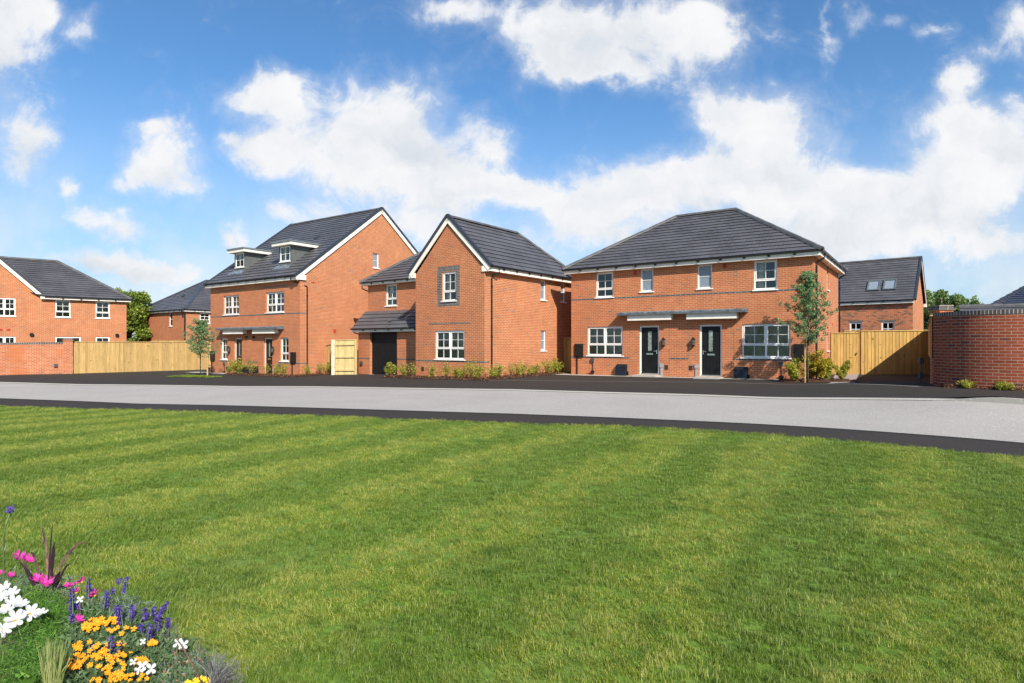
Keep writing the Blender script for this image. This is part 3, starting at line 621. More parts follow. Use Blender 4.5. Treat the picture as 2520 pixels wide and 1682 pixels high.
for u in (2.945, 4.79, 5.618, 7.47): fbox(fr, C, 'movement_joint', 'coping', u-.004, u+.004, .0, 2.48, 0, .004)
def hiproof(parent, u0, u1, v0, v1, ze, zr, ra, rb, vm, mt, mr, wall_gutter=True):
    t = MB(); A, B, Cc, Dd = (u0, v0, ze), (u1, v0, ze), (u1, v1, ze), (u0, v1, ze); L_, R_ = (ra, vm, zr), (rb, vm, zr)
    slope(t, A, B, [R_, L_]); slope(t, B, Cc, [R_]); slope(t, Cc, Dd, [L_, R_]); slope(t, Dd, A, [L_]); rf = t.build('roof', M[mt], parent)
    h = MB(); up = Vector((0, 0, .03))
    if (Vector(L_)-Vector(R_)).length > .05: ridge(h, Vector(L_)+up, Vector(R_)+up)
    for p, q in ((A, L_), (B, R_), (Cc, R_), (Dd, L_)): ridge(h, Vector(p)+up, Vector(q)+up)
    h.build('ridge_tiles', M[mr], rf); return rf
rfC = hiproof(C, -.32, W+.32, -.32, Dp+.32, 4.985, 7.66, 3.85, 6.62, Dp/2, 'tile', 'ridge')
fz0, fz1 = 4.78, 4.94
def eaves(parent, u0, u1, v0, v1, z0, z1, sides='frlb', o=.30, mt='cream'):
    """fascia boards and soffits round a rectangle of eaves (outer lines u0..u1, v0..v1)"""
    f = MB()
    if 'f' in sides: f.box(u0, u1, v0, v0+.02, z0, z1); f.box(u0+.02, u1-.02, v0+.02, v0+o, z0+.005, z0+.02)
    if 'b' in sides: f.box(u0, u1, v1-.02, v1, z0, z1); f.box(u0+.02, u1-.02, v1-o, v1-.02, z0+.005, z0+.02)
    if 'l' in sides: f.box(u0-.001, u0+.019, v0+.02, v1-.02, z0, z1); f.box(u0+.019, u0+o, v0+o, v1-o, z0+.006, z0+.021)
    if 'r' in sides: f.box(u1-.019, u1+.001, v0+.02, v1-.02, z0, z1); f.box(u1-o, u1-.019, v0+o, v1-o, z0+.006, z0+.021)
    return f.build('fascia', M[mt], parent)
eaves(C, -.25, W+.25, -.25, Dp+.25, fz0, fz1)
gutter(C, [(-.295, Dp+.295, 4.94), (-.295, -.295, 4.94), (W+.295, -.295, 4.94), (W+.295, Dp+.295, 4.94)])
downpipe(C, [(W+.31, .30, 4.88), (W+.31, .30, 4.74), (W+.05, .30, 4.58), (W+.05, .30, 4.45), (W+.05, .30, 0)])
downpipe(C, [(W+.31, 7.0, 4.88), (W+.31, 7.0, 4.72), (W+.05, 7.25, 4.60), (W+.05, 7.25, 4.45), (W+.05, 7.25, 0)])
downpipe(C, [(-.31, .1, 4.88), (-.31, .1, 4.76), (-.05, .3, 4.6), (-.05, .3, 4.45), (-.05, .3, 0)])
def canopy(parent, fc, u0, u1, z0, boxes, dd=.42):
    c = MB(); P_ = fc.P
    pr = [(0, z0+.16), (dd, z0+.10), (dd, z0), (0, z0)]
    A = [P_(u0, z, d) for d, z in pr]; B = [P_(u1, z, d) for d, z in pr]
    for i in range(4): j = (i+1) % 4; c.face([A[i], A[j], B[j], B[i]])
    c.face(A[::-1]); c.face(B); co = c.build('canopy', M['lead'], parent)
    e = MB(); fc.box(e, u0-.01, u1+.01, z0-.02, z0+.07, dd, dd+.015); fc.box(e, u0-.012, u0, z0-.02, z0+.1, 0, dd); fc.box(e, u1, u1+.012, z0-.02, z0+.1, 0, dd); e.build('lead_edge', M['leadedge'], co)
    for (a, b) in boxes:
        s = MB(); fc.box(s, a, b, z0-.25, z0-.002, .02, dd-.10); s.build('canopy_board', M['cream'], co)
    return co
canopy(C, fr, 2.55, 8.02, 2.76, [(3.0, 4.98), (5.64, 7.66)])
lantern(fr, C, 4.57, 1.55); lantern(fr, C, 5.86, 1.55)
meterbox(fr, C, .21, .645, .875, 1.49); meterbox(fr, C, 9.70, 10.13, .875, 1.49)
outlet(fr, C, 1.14, .75, .19); outlet(fr, C, 9.25, .75, .19)
gasbox(fr, C, 2.38, 2.86, .56); gasbox(fr, C, 7.53, 8.03, .56)
service(fr, C, 4.46); service(fr, C, 5.97); airbrick(fr, C, 4.66, .48); airbrick(fr, C, 5.72, .48)
airbrick(fr, C, 3.23, 4.64, 'redvent', .07, .085, 'red_vent'); airbrick(fr, C, 7.12, 4.66, 'redvent', .07, .085, 'red_vent')
airbrick(fr, C, .94, .115, 'redvent', .10, .03, 'red_vent'); airbrick(fr, C, 9.41, .115, 'redvent', .09, .03, 'red_vent'); airbrick(rt, C, 5.2, 2.35, 'redvent', .06, .06, 'red_vent')
# ---- middle: detached house with front gable and garage
OB = (-4.485, 28.01); TB = 37.0
B = empty('detached_house', (OB[0], OB[1], 0), -R(TB), 'red brick detached house in the middle, pointed front gable and black garage door', 'house')
W = 4.17; DB = 7.35; VG = 1.2; VU = 1.85; UL = -5.64; zb = -.3
fr = Face((0, 0), (1, 0), (0, -1)); rt = Face((W, 0), (0, 1), (1, 0)); gl_ = Face((0, 0), (0, 1), (-1, 0)); gf = Face((UL, VG), (1, 0), (0, -1)); uf = Face((UL, VU), (1, 0), (0, -1)); lf = Face((UL, VU), (0, 1), (-1, 0)); bk = Face((UL, DB), (1, 0), (0, 1)); gs = Face((UL, VG), (0, 1), (-1, 0))
ZE = 4.74
mb = MB(); wB = [(1.69, 2.52, 3.40, 4.70, 'single'), (1.26, 3.02, .80, 2.08, 'double')]
fr.wall(mb, [(zb, 0, W), (4.70, 0, W), (6.84, W/2, W/2)], [h[:4] for h in wB])
wS = [(4.20, 4.67, 3.60, 4.56, 'slim'), (6.0, 6.43, 3.60, 4.56, 'slim'), (4.22, 4.67, 1.16, 2.13, 'slim')]
rt.wall(mb, [(zb, 0, DB), (ZE, 0, DB)], [h[:4] for h in wS])
gl_.wall(mb, [(zb, 0, 3.2), (ZE, 0, 3.2)])
gf.wall(mb, [(zb, 0, -UL), (2.3, 0, -UL)], [(.94, 3.04, -.13, 2.10)], .16)
wU = (1.44, 2.30, 3.49, 4.63, 'single')
uf.wall(mb, [(2.2, 0, -UL), (ZE, 0, -UL)], [wU[:4]]); lf.wall(mb, [(zb, 0, DB-VU), (ZE, 0, DB-VU)]); gs.wall(mb, [(zb, 0, .7), (2.3, 0, .7)]); bk.wall(mb, [(zb, 0, W-UL), (ZE, 0, W-UL)])
mb.build('wall', M['brick'], B)
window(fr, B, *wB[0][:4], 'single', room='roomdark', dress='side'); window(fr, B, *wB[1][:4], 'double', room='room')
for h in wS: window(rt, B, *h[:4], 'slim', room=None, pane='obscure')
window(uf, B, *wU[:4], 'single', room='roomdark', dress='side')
# blue brick surround: soldiers above and below, stretchers at the sides
band(fr, B, 1.40, 2.74, 4.725, 4.95, True, 'window_surround'); band(fr, B, 1.40, 2.74, 3.16, 3.355, True, 'window_surround')
band(fr, B, 1.40, 1.685, 3.355, 4.725, name='window_surround', d=.0035); band(fr, B, 2.525, 2.74, 3.355, 4.725, name='window_surround', d=.0035)
band(fr, B, 0, W+.003, .68, .75); rb = band(rt, B, 0, .34, .68, .75); band(fr, B, .86, 3.36, 2.36, 2.43)
band(gf, B, 0, .94, .68, .75); band(gf, B, 3.04, -UL, .68, .75)
gd = MB(); gf.box(gd, .94, 3.04, -.13, 2.10, -.20, -.15)
for k in range(20): gf.box(gd, .97+k*.103, .97+k*.103+.085, -.10, 2.08, -.15, -.142)
go = gd.build('garage_door', M['darkdoor'], B); fbox(gf, go, 'handle', 'black', 1.95, 2.03, .85, .90, -.15, -.10); fbox(gf, B, 'garage_sill', 'concrete', .90, 3.08, -.2, -.12, -.1, .10)
fbox(gf, B, 'garage_lintel', 'black', .94, 3.04, 2.08, 2.12, -.14, -.02)
# roofs
t = MB(); zr = 7.14; um = W/2; er = 4.80
slope(t, (W+.32, -.07, er), (W+.32, 7.67, er), [(um, 5.15, zr), (um, -.07, zr)])
slope(t, (-.32, 1.7, er), (-.32, -.07, er), [(um, -.07, zr), (um, 4.9, zr)])
slope(t, (UL-.32, 1.53, er), (.6, 1.53, er), [(um+.0, 4.9, zr-.01), (-3.0, 4.9, zr-.01)])
slope(t, (UL-.32, 7.67, er), (UL-.32, 1.53, er), [(-3.0, 4.9, zr-.01)])
slope(t, (W+.32, 7.67, er), (UL-.32, 7.67, er), [(-3.0, 5.0, zr-.01), (um, 5.15, zr-.01)])
rfB = t.build('roof', M['tile_plain'], B)
h = MB(); ridge(h, (um, -.07, zr+.03), (um, 5.1, zr+.03)); ridge(h, (-3, 4.95, zr+.05), (um, 4.95, zr+.05)); ridge(h, (um, 5.12, zr+.03), (W+.32, 7.67, er+.03)); ridge(h, (-3, 4.9, zr+.02), (UL-.32, 1.53, er+.03)); h.build('ridge_tiles', M['ridge'], rfB)
t = MB(); slope(t, (UL-.22, VG-.30, 2.28), (-.002, VG-.30, 2.28), [(-.002, VU, 3.24), (UL-.22, VU, 3.24)], .27); r2 = t.build('garage_roof', M['tile_plain'], B)
def verge(parent, a, apex, b, v, thick=.16, board='cream', capw=.09, dirv=(0, -1, 0)):
    """barge boards and stepped dark verge caps on a gable end in plane v (dirv points outwards)"""
    D_ = Vector(dirv); bb = MB(); cc = MB()
    for p, q in ((a, apex), (b, apex)):
        p, q = Vector(p), Vector(q); d = (q-p); L = d.length; d = d/L; nn = D_.cross(d).normalized()
        if nn.z < 0: nn = -nn
        bb.obox(p-nn*(thick+.07)+D_*(-.02), d*(L), D_*.03, nn*thick)
        n = max(2, round(L/.30))
        for k in range(n):
            s0 = L*k/n; s1 = L*(k+1)/n; o = p+d*s0-nn*.085-D_*.09; o2 = nn*(.012)
            cc.obox(o+o2*(1), d*(s1-s0)*.99, D_*(.125+.008), nn*(.135))
    bo = bb.build('barge_board', M[board], parent); cc.build('verge_caps', M['verge'], bo); return bo
verge(B, (-.42, -.07, er-.02), (um, -.07, zr+.08), (W+.42, -.07, er-.02), -.07, .19)
kn = MB(); kn.box(-.40, .0, -.055, .0, 4.56, 4.78); kn.build('kneeler', M['cream'], B); kn = MB(); kn.box(W-.13, W+.25, -.055, 0, 4.56, 4.80); kn.build('kneeler', M['cream'], B)
f = MB(); f.box(W+.23, W+.25, -.05, 7.6, 4.58, 4.75); f.box(W, W+.23, -.05, 7.6, 4.585, 4.60); f.box(UL-.25, -.02, 1.60, 1.62, 4.65, 4.78); f.box(UL-.25, -.0, 1.62, 1.85, 4.655, 4.67); f.box(UL-.25, UL-.23, 1.62, 7.6, 4.65, 4.78); f.box(-.3, -.28, 0, 1.6, 4.58, 4.75); f.box(UL-.18, -.002, VG-.25, VG-.23, 2.10, 2.25); f.box(UL-.18, -.002, VG-.23, VG, 2.105, 2.12); f.build('fascia', M['cream'], B)
gutter(B, [(W+.30, .02, 4.77), (W+.30, 7.65, 4.77)]); gutter(B, [(UL-.31, 1.56, 4.78), (-.42, 1.56, 4.78)]); gutter(B, [(UL-.22, VG-.31, 2.24), (-.01, VG-.31, 2.24)])
downpipe(B, [(W+.31, .62, 4.72), (W+.31, .62, 4.55), (W+.05, .42, 4.42), (W+.05, .42, 4.3), (W+.05, .42, 0)])
downpipe(B, [(UL-.31, 1.7, 4.75), (UL-.31, 1.7, 4.5), (UL-.05, 1.95, 4.35), (UL-.05, 1.95, 4.2), (UL-.05, 1.95, 3)]); downpipe(B, [(UL-.25, VG-.2, 2.2), (UL-.22, VG-.1, 2.08), (UL-.05, VG+.1, 2.0), (UL-.05, VG+.1, 1.8), (UL-.05, VG+.1, 0)])
airbrick(fr, B, .46, .33); airbrick(rt, B, .92, 4.34, 'redvent', .11, .03, 'red_vent'); outlet(gf, B, .30, .47, None); airbrick(rt, B, 6.95, 2.3, 'redvent', .05, .10, 'red_vent')
vt = MB(); vt.obox((2.9, 4.9, 6.13), (.28, 0, -.28), (0, .3, 0), (.05, 0, .05)); vt.build('roof_vent', M['ridge'], rfB)
vt = MB(); vt.obox((-3.3, VG+.02, 2.64), (.28, 0, 0), (0, .12, .13), (0, -.03, .03)); vt.build('roof_vent', M['ridge'], r2)
# ---- left: townhouse pair with dormers
OA = (-18.69, 37.30); TA = 34.8; ZA = -.43
A = empty('townhouse_pair', (OA[0], OA[1], ZA), -R(TA), 'tall red brick townhouse pair left of centre, steep roof with two grey dormers', 'house')
W = 8.94; DA = 11.6; ZE = 5.45; VM = 5.8; z_ = -ZA
fr = Face((0, 0), (1, 0), (0, -1)); rt = Face((W, 0), (0, 1), (1, 0)); lf = Face((0, 0), (0, 1), (-1, 0)); bk = Face((0, DA), (1, 0), (0, 1))
wf = [(1.44, 3.12, 3.66, 4.80, 'double', 'blind'), (5.84, 7.52, 3.66, 4.80, 'double', 'curtain'), (1.16, 1.88, .96, 2.25, 'single', 'blind'), (7.17, 7.93, .96, 2.25, 'single', 'curtain_cream')]
df = [(2.60, 3.42, .18, 2.25), (5.61, 6.43, .18, 2.25)]
def rsA(v): return 5.83+.755*v            # roof surface above the local floor
mb = MB(); fr.wall(mb, [(-.3, 0, W), (ZE, 0, W)], [h[:4] for h in wf]+df, .12)
rt.wall(mb, [(-.3, 0, DA), (ZE, 0, DA), (rsA(VM)-.18, VM-.01, VM+.01)], [(5.15, 5.62, 6.52, 7.42)]); lf.wall(mb, [(-.3, 0, DA), (ZE, 0, DA), (rsA(VM)-.18, VM-.01, VM+.01)]); bk.wall(mb, [(-.3, 0, W), (ZE, 0, W)])
mb.build('wall', M['brick'], A)
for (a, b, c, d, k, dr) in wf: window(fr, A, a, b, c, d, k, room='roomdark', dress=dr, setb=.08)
window(rt, A, 5.15, 5.62, 6.52, 7.42, 'slim', room=None, pane='obscure')
door(fr, A, *df[0], m='browndoor', setb=.09); door(fr, A, *df[1], m='browndoor', setb=.09)
band(fr, A, 0, W+.003, 3.525, 3.60); band(rt, A, 0, .42, 3.525, 3.60); band(fr, A, .95, 3.44, 5.07, 5.14); band(fr, A, 5.38, 7.88, 5.07, 5.14); band(fr, A, 1.0, 2.2, .83, .90); band(fr, A, 3.84, 5.05, .83, .90); band(fr, A, 7.0, W+.003, .83, .90); band(rt, A, 0, .42, .83, .90)
t = MB(); e0 = rsA(-.33); zr = rsA(VM)
slope(t, (-.06, -.33, e0), (W+.06, -.33, e0), [(W+.06, VM, zr), (-.06, VM, zr)], .33); slope(t, (W+.06, DA+.33, e0), (-.06, DA+.33, e0), [(-.06, VM, zr), (W+.06, VM, zr)], .33); rfA = t.build('roof', M['tile'], A)
h = MB(); ridge(h, (-.06, VM, zr+.02), (W+.06, VM, zr+.02)); h.build('ridge_tiles', M['ridge'], rfA)
for q in ((W+.07, (1, 0, 0)), (-.07, (-1, 0, 0))): verge(A, (q[0], -.40, e0-.06), (q[0], VM, zr+.06), (q[0], DA+.40, e0-.06), 0, .22, dirv=q[1])
kn = MB(); kn.box(W+.03, W+.095, -.28, .32, 5.34, 5.60); kn.build('kneeler', M['cream'], A)
f = MB(); f.box(-.06, W+.03, -.27, -.25, 5.34, 5.50); f.box(0, W, -.25, 0, 5.345, 5.36); f.box(-.06, W+.03, DA+.25, DA+.27, 5.34, 5.50); f.build('fascia', M['cream'], A)
gutter(A, [(-.1, -.34, 5.55), (W+.06, -.34, 5.55)])
downpipe(A, [(W-.35, -.34, 5.5), (W-.33, -.33, 5.36), (W-.30, -.30, 5.30), (W+.05, .42, 5.0), (W+.05, .42, 4.9), (W+.05, .42, 0)])
canopy(A, fr, 1.30, 7.52, 2.74, [(1.92, 4.0), (4.98, 7.08)], .42)
lantern(fr, A, 2.2, 1.56); lantern(fr, A, 6.60, 1.56); meterbox(fr, A, 8.17, 8.60, .86, 1.46); meterbox(fr, A, .05, .50, .86, 1.46)
outlet(fr, A, 1.6, .74, .19); outlet(fr, A, 7.18, .74, .19); service(fr, A, 2.17, .46); service(fr, A, 6.62, .46); airbrick(fr, A, 1.82, .42); airbrick(fr, A, 6.95, .42)
gasbox(fr, A, 3.75, 4.2, .62); gasbox(fr, A, 4.72, 5.12, .62)
for u in (4.0, 4.72):
    v_ = MB(); c = fr.P(u, 2.31); v_.tube([c+Vector((0, 0, 0)), c+Vector((0, -.12, -.02))], [.05, .08], 10); v_.build('wall_vent', M['black'], A)
airbrick(rt, A, 2.28, 2.63, 'redvent', .09, .09, 'red_vent'); airbrick(rt, A, .82, 5.28, 'redvent', .11, .03, 'red_vent')
for (u0, u1) in ((1.46, 2.62), (6.02, 7.2)):
    vf = .70; zt = 7.46; zb_ = rsA(vf)-.05; vb = (zt-5.83)/.755
    d = MB(); df_ = Face((0, vf), (1, 0), (0, -1)); df_.wall(d, [(zb_, u0, u1), (zt, u0, u1)], [(u0+.13, u1-.13, zb_+.27, zt-.03)], .05)
    for uu, s in ((u0, -1), (u1, 1)):
        pts = [(uu, vf, zb_), (uu, vb, zt), (uu, vf, zt)]; d.face(pts if s < 0 else pts[::-1])
    dm = d.build('dormer', M['grp'], A)
    window(df_, dm, u0+.13, u1-.13, zb_+.27, zt-.03, 'four', room='room', depth=.35, setb=.0, dress='side', mg=.02)
    f = MB(); f.box(u0-.28, u1+.28, vf-.28, vf-.26, zt, zt+.17); f.box(u0-.28, u0-.26, vf-.26, vb+.16, zt, zt+.17); f.box(u1+.26, u1+.28, vf-.26, vb+.16, zt, zt+.17); f.box(u0-.26, u1+.26, vf-.26, vb+.1, zt+.003, zt+.02); f.build('dormer_fascia', M['cream'], dm)
    f = MB(); f.box(u0-.33, u1+.33, vf-.33, vb+.42, zt+.171, zt+.25); f.build('dormer_roof', M['grproof'], dm)
    f = MB(); y0 = vf-.38; f.face([(u0-.3, y0, rsA(y0)+.045), (u1+.3, y0, rsA(y0)+.045), (u1+.02, vf+.0, rsA(vf)+.05), (u0-.02, vf, rsA(vf)+.05)]); f.build('lead_apron', M['lead'], dm)
for (u, v) in ((4.05, 3.1), (5.9, 3.2)):
    vt = MB(); vt.obox((u, v, rsA(v)+.02), (.3, 0, 0), (0, .24, .18), (0, -.03, .05)); vt.build('roof_vent', M['verge'], rfA)
# ---- far left house behind the garden wall
Eh = empty('gabled_house', (-30.8-3.0*math.cos(R(39.8)), 39.4-3.0*math.sin(R(39.8)), -.38), R(39.8), 'red brick house at the far left edge behind the low brick garden wall', 'house')
W = 3.0+4.7; fr = Face((0, 0), (1, 0), (0, -1)); rt = Face((W, 0), (0, 1), (1, 0)); lf = Face((-5, 0), (0, 1), (-1, 0)); bk = Face((-5, 8), (1, 0), (0, 1)); ZE = 4.78
def ue(px): # photo column -> metres along this facade
    t = R(39.8); o = (-30.8-3*math.cos(t), 39.4-3*math.sin(t)); r = (px-CX)/F; return (r*o[1]-o[0])/(math.cos(t)-r*math.sin(t))
wE = [(ue(134.7)-1.7, ue(134.7), 2.3, 2.4, 'x')]
cols = [(ue(-18), ue(38)), (ue(135.5), ue(173.5)), (ue(235), ue(270))]
wE = [(cols[0][0], cols[0][1], 3.62, 4.78, 'double'), (cols[1][0], cols[1][1], 3.62, 4.78, 'single'), (cols[2][0], cols[2][1], 3.62, 4.78, 'single'), (cols[0][0], cols[0][1], 1.0, 2.33, 'double'), (cols[1][0], ue(199), .2, 2.33, 'single'), (cols[2][0], cols[2][1], 1.0, 2.33, 'single')]
ug = ue(104)                                            # right foot of the gable
mb = MB(); fr.wall(mb, [(-.4, -5, W), (ZE, -5, W)], [h[:4] for h in wE]); gw = ug-(-5); fr.wall(mb, [(ZE, -5, ug), (ZE+gw/2*1.0, -5+gw/2-.01, -5+gw/2+.01)]); rt.wall(mb, [(-.4, 0, 8), (ZE, 0, 8)]); lf.wall(mb, [(-.4, 0, 8), (ZE, 0, 8)]); bk.wall(mb, [(-.4, 0, W+5), (ZE, 0, W+5)]); mb.build('wall', M['brick'], Eh)
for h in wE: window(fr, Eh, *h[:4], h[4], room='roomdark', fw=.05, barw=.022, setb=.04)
e = 4.98; t = MB(); ga = -5+gw/2; zga = e+gw/2+.15
slope(t, (ug-.05, -.3, e), (W+.32, -.3, e), [(W-3.7, 4.0, 7.75), (-5.0, 4.0, 7.75)]); slope(t, (W+.32, -.3, e), (W+.32, 8.3, e), [(W-3.7, 4, 7.75)]); slope(t, (W+.32, 8.3, e), (-5.3, 8.3, e), [(-5.3, 4, 7.75), (W-3.7, 4, 7.75)])
slope(t, (ug+.2, 4.2, e), (ug+.2, -.1, e), [(ga, -.1, zga), (ga, 4.2, zga)]); slope(t, (-5.3, -.1, e), (-5.3, 4.2, e), [(ga, 4.2, zga), (ga, -.1, zga)]); rf = t.build('roof', M['tile_plain'], Eh)
h = MB(); ridge(h, (-5.0, 4, 7.78), (W-3.7, 4, 7.78)); ridge(h, (W-3.7, 4, 7.78), (W+.32, -.3, e+.03)); ridge(h, (ga, -.1, zga+.02), (ga, 4, zga+.02)); h.build('ridge_tiles', M['ridge'], rf)
verge(Eh, (-5.35, -.1, e-.05), (ga, -.1, zga+.08), (ug+.25, -.1, e-.05), 0, .2)
f = MB(); f.box(ug-.1, W+.25, -.25, -.23, 4.79, 4.94); f.box(ug, W, -.23, 0, 4.795, 4.81); f.box(W+.23, W+.25, -.23, 8, 4.79, 4.94); f.build('fascia', M['cream'], Eh); gutter(Eh, [(ug+.1, -.3, 4.93), (W+.3, -.3, 4.93)])
for u in (ue(78), ue(288)):
    v_ = MB(); c = fr.P(u, 2.45); v_.tube([c, c+Vector((0, -.1, 0))], [.11, .12], 12); v_.build('wall_vent', M['black'], Eh)
for u in (ue(2), ue(20.5)): airbrick(fr, Eh, u, 2.75, 'redvent', .09, .07, 'red_vent')
# ---- house behind, left of the townhouses
Dh = empty('hipped_house', (-37.1, 59.9, -.4), -R(34.6), 'brick house with hipped roof behind the timber fence, left of the townhouses', 'house')
W = 9.0; fr = Face((0, 0), (1, 0), (0, -1)); rt = Face((W, 0), (0, 1), (1, 0)); lf = Face((0, 0), (0, 1), (-1, 0)); ZE = 4.8; DD = 10
mb = MB(); fr.wall(mb, [(-.4, 0, W), (ZE, 0, W)], [(5.9, 6.5, 3.5, 4.8)]); rt.wall(mb, [(-.4, 0, DD), (ZE, 0, DD)], [(1.25, 2.25, 3.75, 4.75)]); lf.wall(mb, [(-.4, 0, DD), (ZE, 0, DD)]); mb.build('wall', M['brick'], Dh)
window(fr, Dh, 5.9, 6.5, 3.5, 4.8, 'slim', room='room', fw=.08, barw=.04); window(rt, Dh, 1.25, 2.25, 3.75, 4.75, 'single', room='roomdark', fw=.08, barw=.04)
t = MB(); slope(t, (-.3, -.3, 5), (W+.3, -.3, 5), [(4.5, 4.3, 8.25)]); slope(t, (W+.3, -.3, 5), (W+.3, DD, 5), [(4.5, DD, 8.25), (4.5, 4.3, 8.25)]); slope(t, (-.3, DD, 5), (-.3, -.3, 5), [(4.5, 4.3, 8.25), (4.5, DD, 8.25)]); rf = t.build('roof', M['tile_plain'], Dh)
h = MB(); ridge(h, (-.3, -.3, 5.03), (4.5, 4.3, 8.28), .32); ridge(h, (W+.3, -.3, 5.03), (4.5, 4.3, 8.28), .32); ridge(h, (4.5, 4.3, 8.28), (4.5, DD, 8.28)); h.build('ridge_tiles', M['ridge_blue'], rf)
eaves(Dh, -.25, W+.25, -.25, DD, 4.8, 4.95, 'frl'); gutter(Dh, [(-.3, -.3, 4.96), (W+.3, -.3, 4.96), (W+.3, DD, 4.96)])
downpipe(Dh, [(W-.2, -.3, 4.9), (W-.2, -.3, 4.7), (W-.1, -.07, 4.5), (W-.1, -.07, 4.4), (W-.1, -.07, 0)], .06); downpipe(Dh, [(-.3, -.3, 4.9), (-.3, -.3, 4.7), (.05, -.07, 4.5), (.05, -.07, 4.4), (.05, -.07, 0)], .06)
vt = MB(); vt.obox((5.0, 1.6, 6.42), (.3, 0, 0), (0, .2, .15), (0, -.03, .08)); vt.build('roof_vent', M['verge'], rf)
# ---- house behind, right of the semi
def fw_(px): t = R(40); o = (27.4, 41.1); r = (px-CX)/F; return (r*o[1]-o[0])/(math.cos(t)+r*math.sin(t))
Fh = empty('rooflight_house', (27.4, 41.1, 0), -R(40), 'brick house with two roof windows behind the golden timber gates on the right', 'house')
fr = Face((0, 0), (1, 0), (0, -1)); rt = Face((0, 0), (0, 1), (1, 0)); LF = -11.0; GD = 6.0
mb = MB(); wF = [(fw_(2091), fw_(2121), 2.0, 3.02, 'four'), (fw_(2169), fw_(2201), 2.0, 3.02, 'four')]
lf = Face((LF, 0), (0, 1), (-1, 0)); bk = Face((LF, GD), (1, 0), (0, 1))
fr.wall(mb, [(-.3, LF, 0), (4.35, LF, 0)], [h[:4] for h in wF]); lf.wall(mb, [(-.3, 0, GD), (4.35, 0, GD), (7.4, 2.99, 3.01)]); bk.wall(mb, [(-.3, 0, -LF), (4.35, 0, -LF)]); mb.build('wall', M['brick_mix'], Fh)
mb = MB(); rt.wall(mb, [(-.3, 0, GD), (4.35, 0, GD), (7.4, 2.99, 3.01)]); mb.build('gable_wall', M['brick'], Fh)
for h in wF: window(fr, Fh, *h[:4], 'four', room='roomdark', fw=.09, barw=.05, setb=.05, sill=False); band(fr, Fh, h[0]-.1, h[1]+.1, 3.03, 3.15, True, 'lintel')
t = MB(); slope(t, (LF-.1, -.3, 4.5), (.18, -.3, 4.5), [(.18, 3, 7.72), (LF-.1, 3, 7.72)], .27); slope(t, (.18, GD+.3, 4.5), (LF-.1, GD+.3, 4.5), [(LF-.1, 3, 7.72), (.18, 3, 7.72)], .27); rf = t.build('roof', M['tile_plain'], Fh)
h = MB(); ridge(h, (LF, 3, 7.73), (.18, 3, 7.73)); h.build('ridge_tiles', M['ridge'], rf)
verge(Fh, (.19, -.32, 4.48), (.19, 3, 7.75), (.19, 6.32, 4.48), 0, .2, dirv=(1, 0, 0)); f = MB(); f.box(LF, .1, -.25, -.23, 4.27, 4.42); f.box(LF, 0, -.23, 0, 4.275, 4.29); f.box(.02, .2, GD-.1, GD+.35, 4.25, 4.5); f.build('fascia', M['cream'], Fh); gutter(Fh, [(LF, -.3, 4.47), (.15, -.3, 4.47)])
sl = Vector((0, 3.3, 3.22)).normalized(); sn = Vector((0, -sl.z, sl.y))
for pa, pb in ((2112, 2143), (2151, 2183)):
    ua, ub = fw_(pa)+.45, fw_(pb)+.45; o = Vector((ua, -.3, 4.5))+sl*1.05+sn*.02
    r_ = MB(); wd = ub-ua; 
    for (x0, x1, y0, y1) in ((0, .09, 0, 1.1), (wd-.09, wd, 0, 1.1), (.09, wd-.09, 0, .09), (.09, wd-.09, 1.01, 1.1)): r_.obox(o+Vector((x0, 0, 0))+sl*y0, (x1-x0, 0, 0), sl*(y1-y0), sn*.10)
    ro = r_.build('roof_window', M['leadedge'], rf)
    g = MB(); g.obox(o+Vector((.08, 0, 0))+sl*.08, (wd-.16, 0, 0), sl*.94, sn*.05); g.build('roof_window_glass', M['obscure'], ro)
# ---- roofs beyond the right garden wall
Gh = empty('garage_roofed_house', (22.6, 29.5, .2), -R(30), 'house with blue-grey roof peeping over the curved brick wall at far right', 'house')
mb = MB(); mb.box(-.2, 14, 0, 6, -.2, 2.4); mb.box(1.9, 14, 2.5, 10, 0, 3.0); mb.build('wall', M['brick'], Gh)
t = MB(); slope(t, (-.4, -.3, 2.35), (14, -.3, 2.35), [(14, 1.4, 3.2), (-.4, 1.4, 3.2)]); rfG = t.build('roof', M['tile_plain'], Gh); h = MB(); ridge(h, (-.4, 1.4, 3.22), (14, 1.4, 3.22)); h.build('ridge_tiles', M['ridge'], rfG)
t = MB(); slope(t, (1.2, 2.0, 3.1), (15, 2.0, 3.1), [(15, 6.0, 5.1), (4.0, 6.0, 5.1)], .28); slope(t, (1.2, 10, 3.1), (1.2, 2.0, 3.1), [(4.0, 6.0, 5.1)], .28); t.build('upper_roof', M['tile_blue'], Gh)
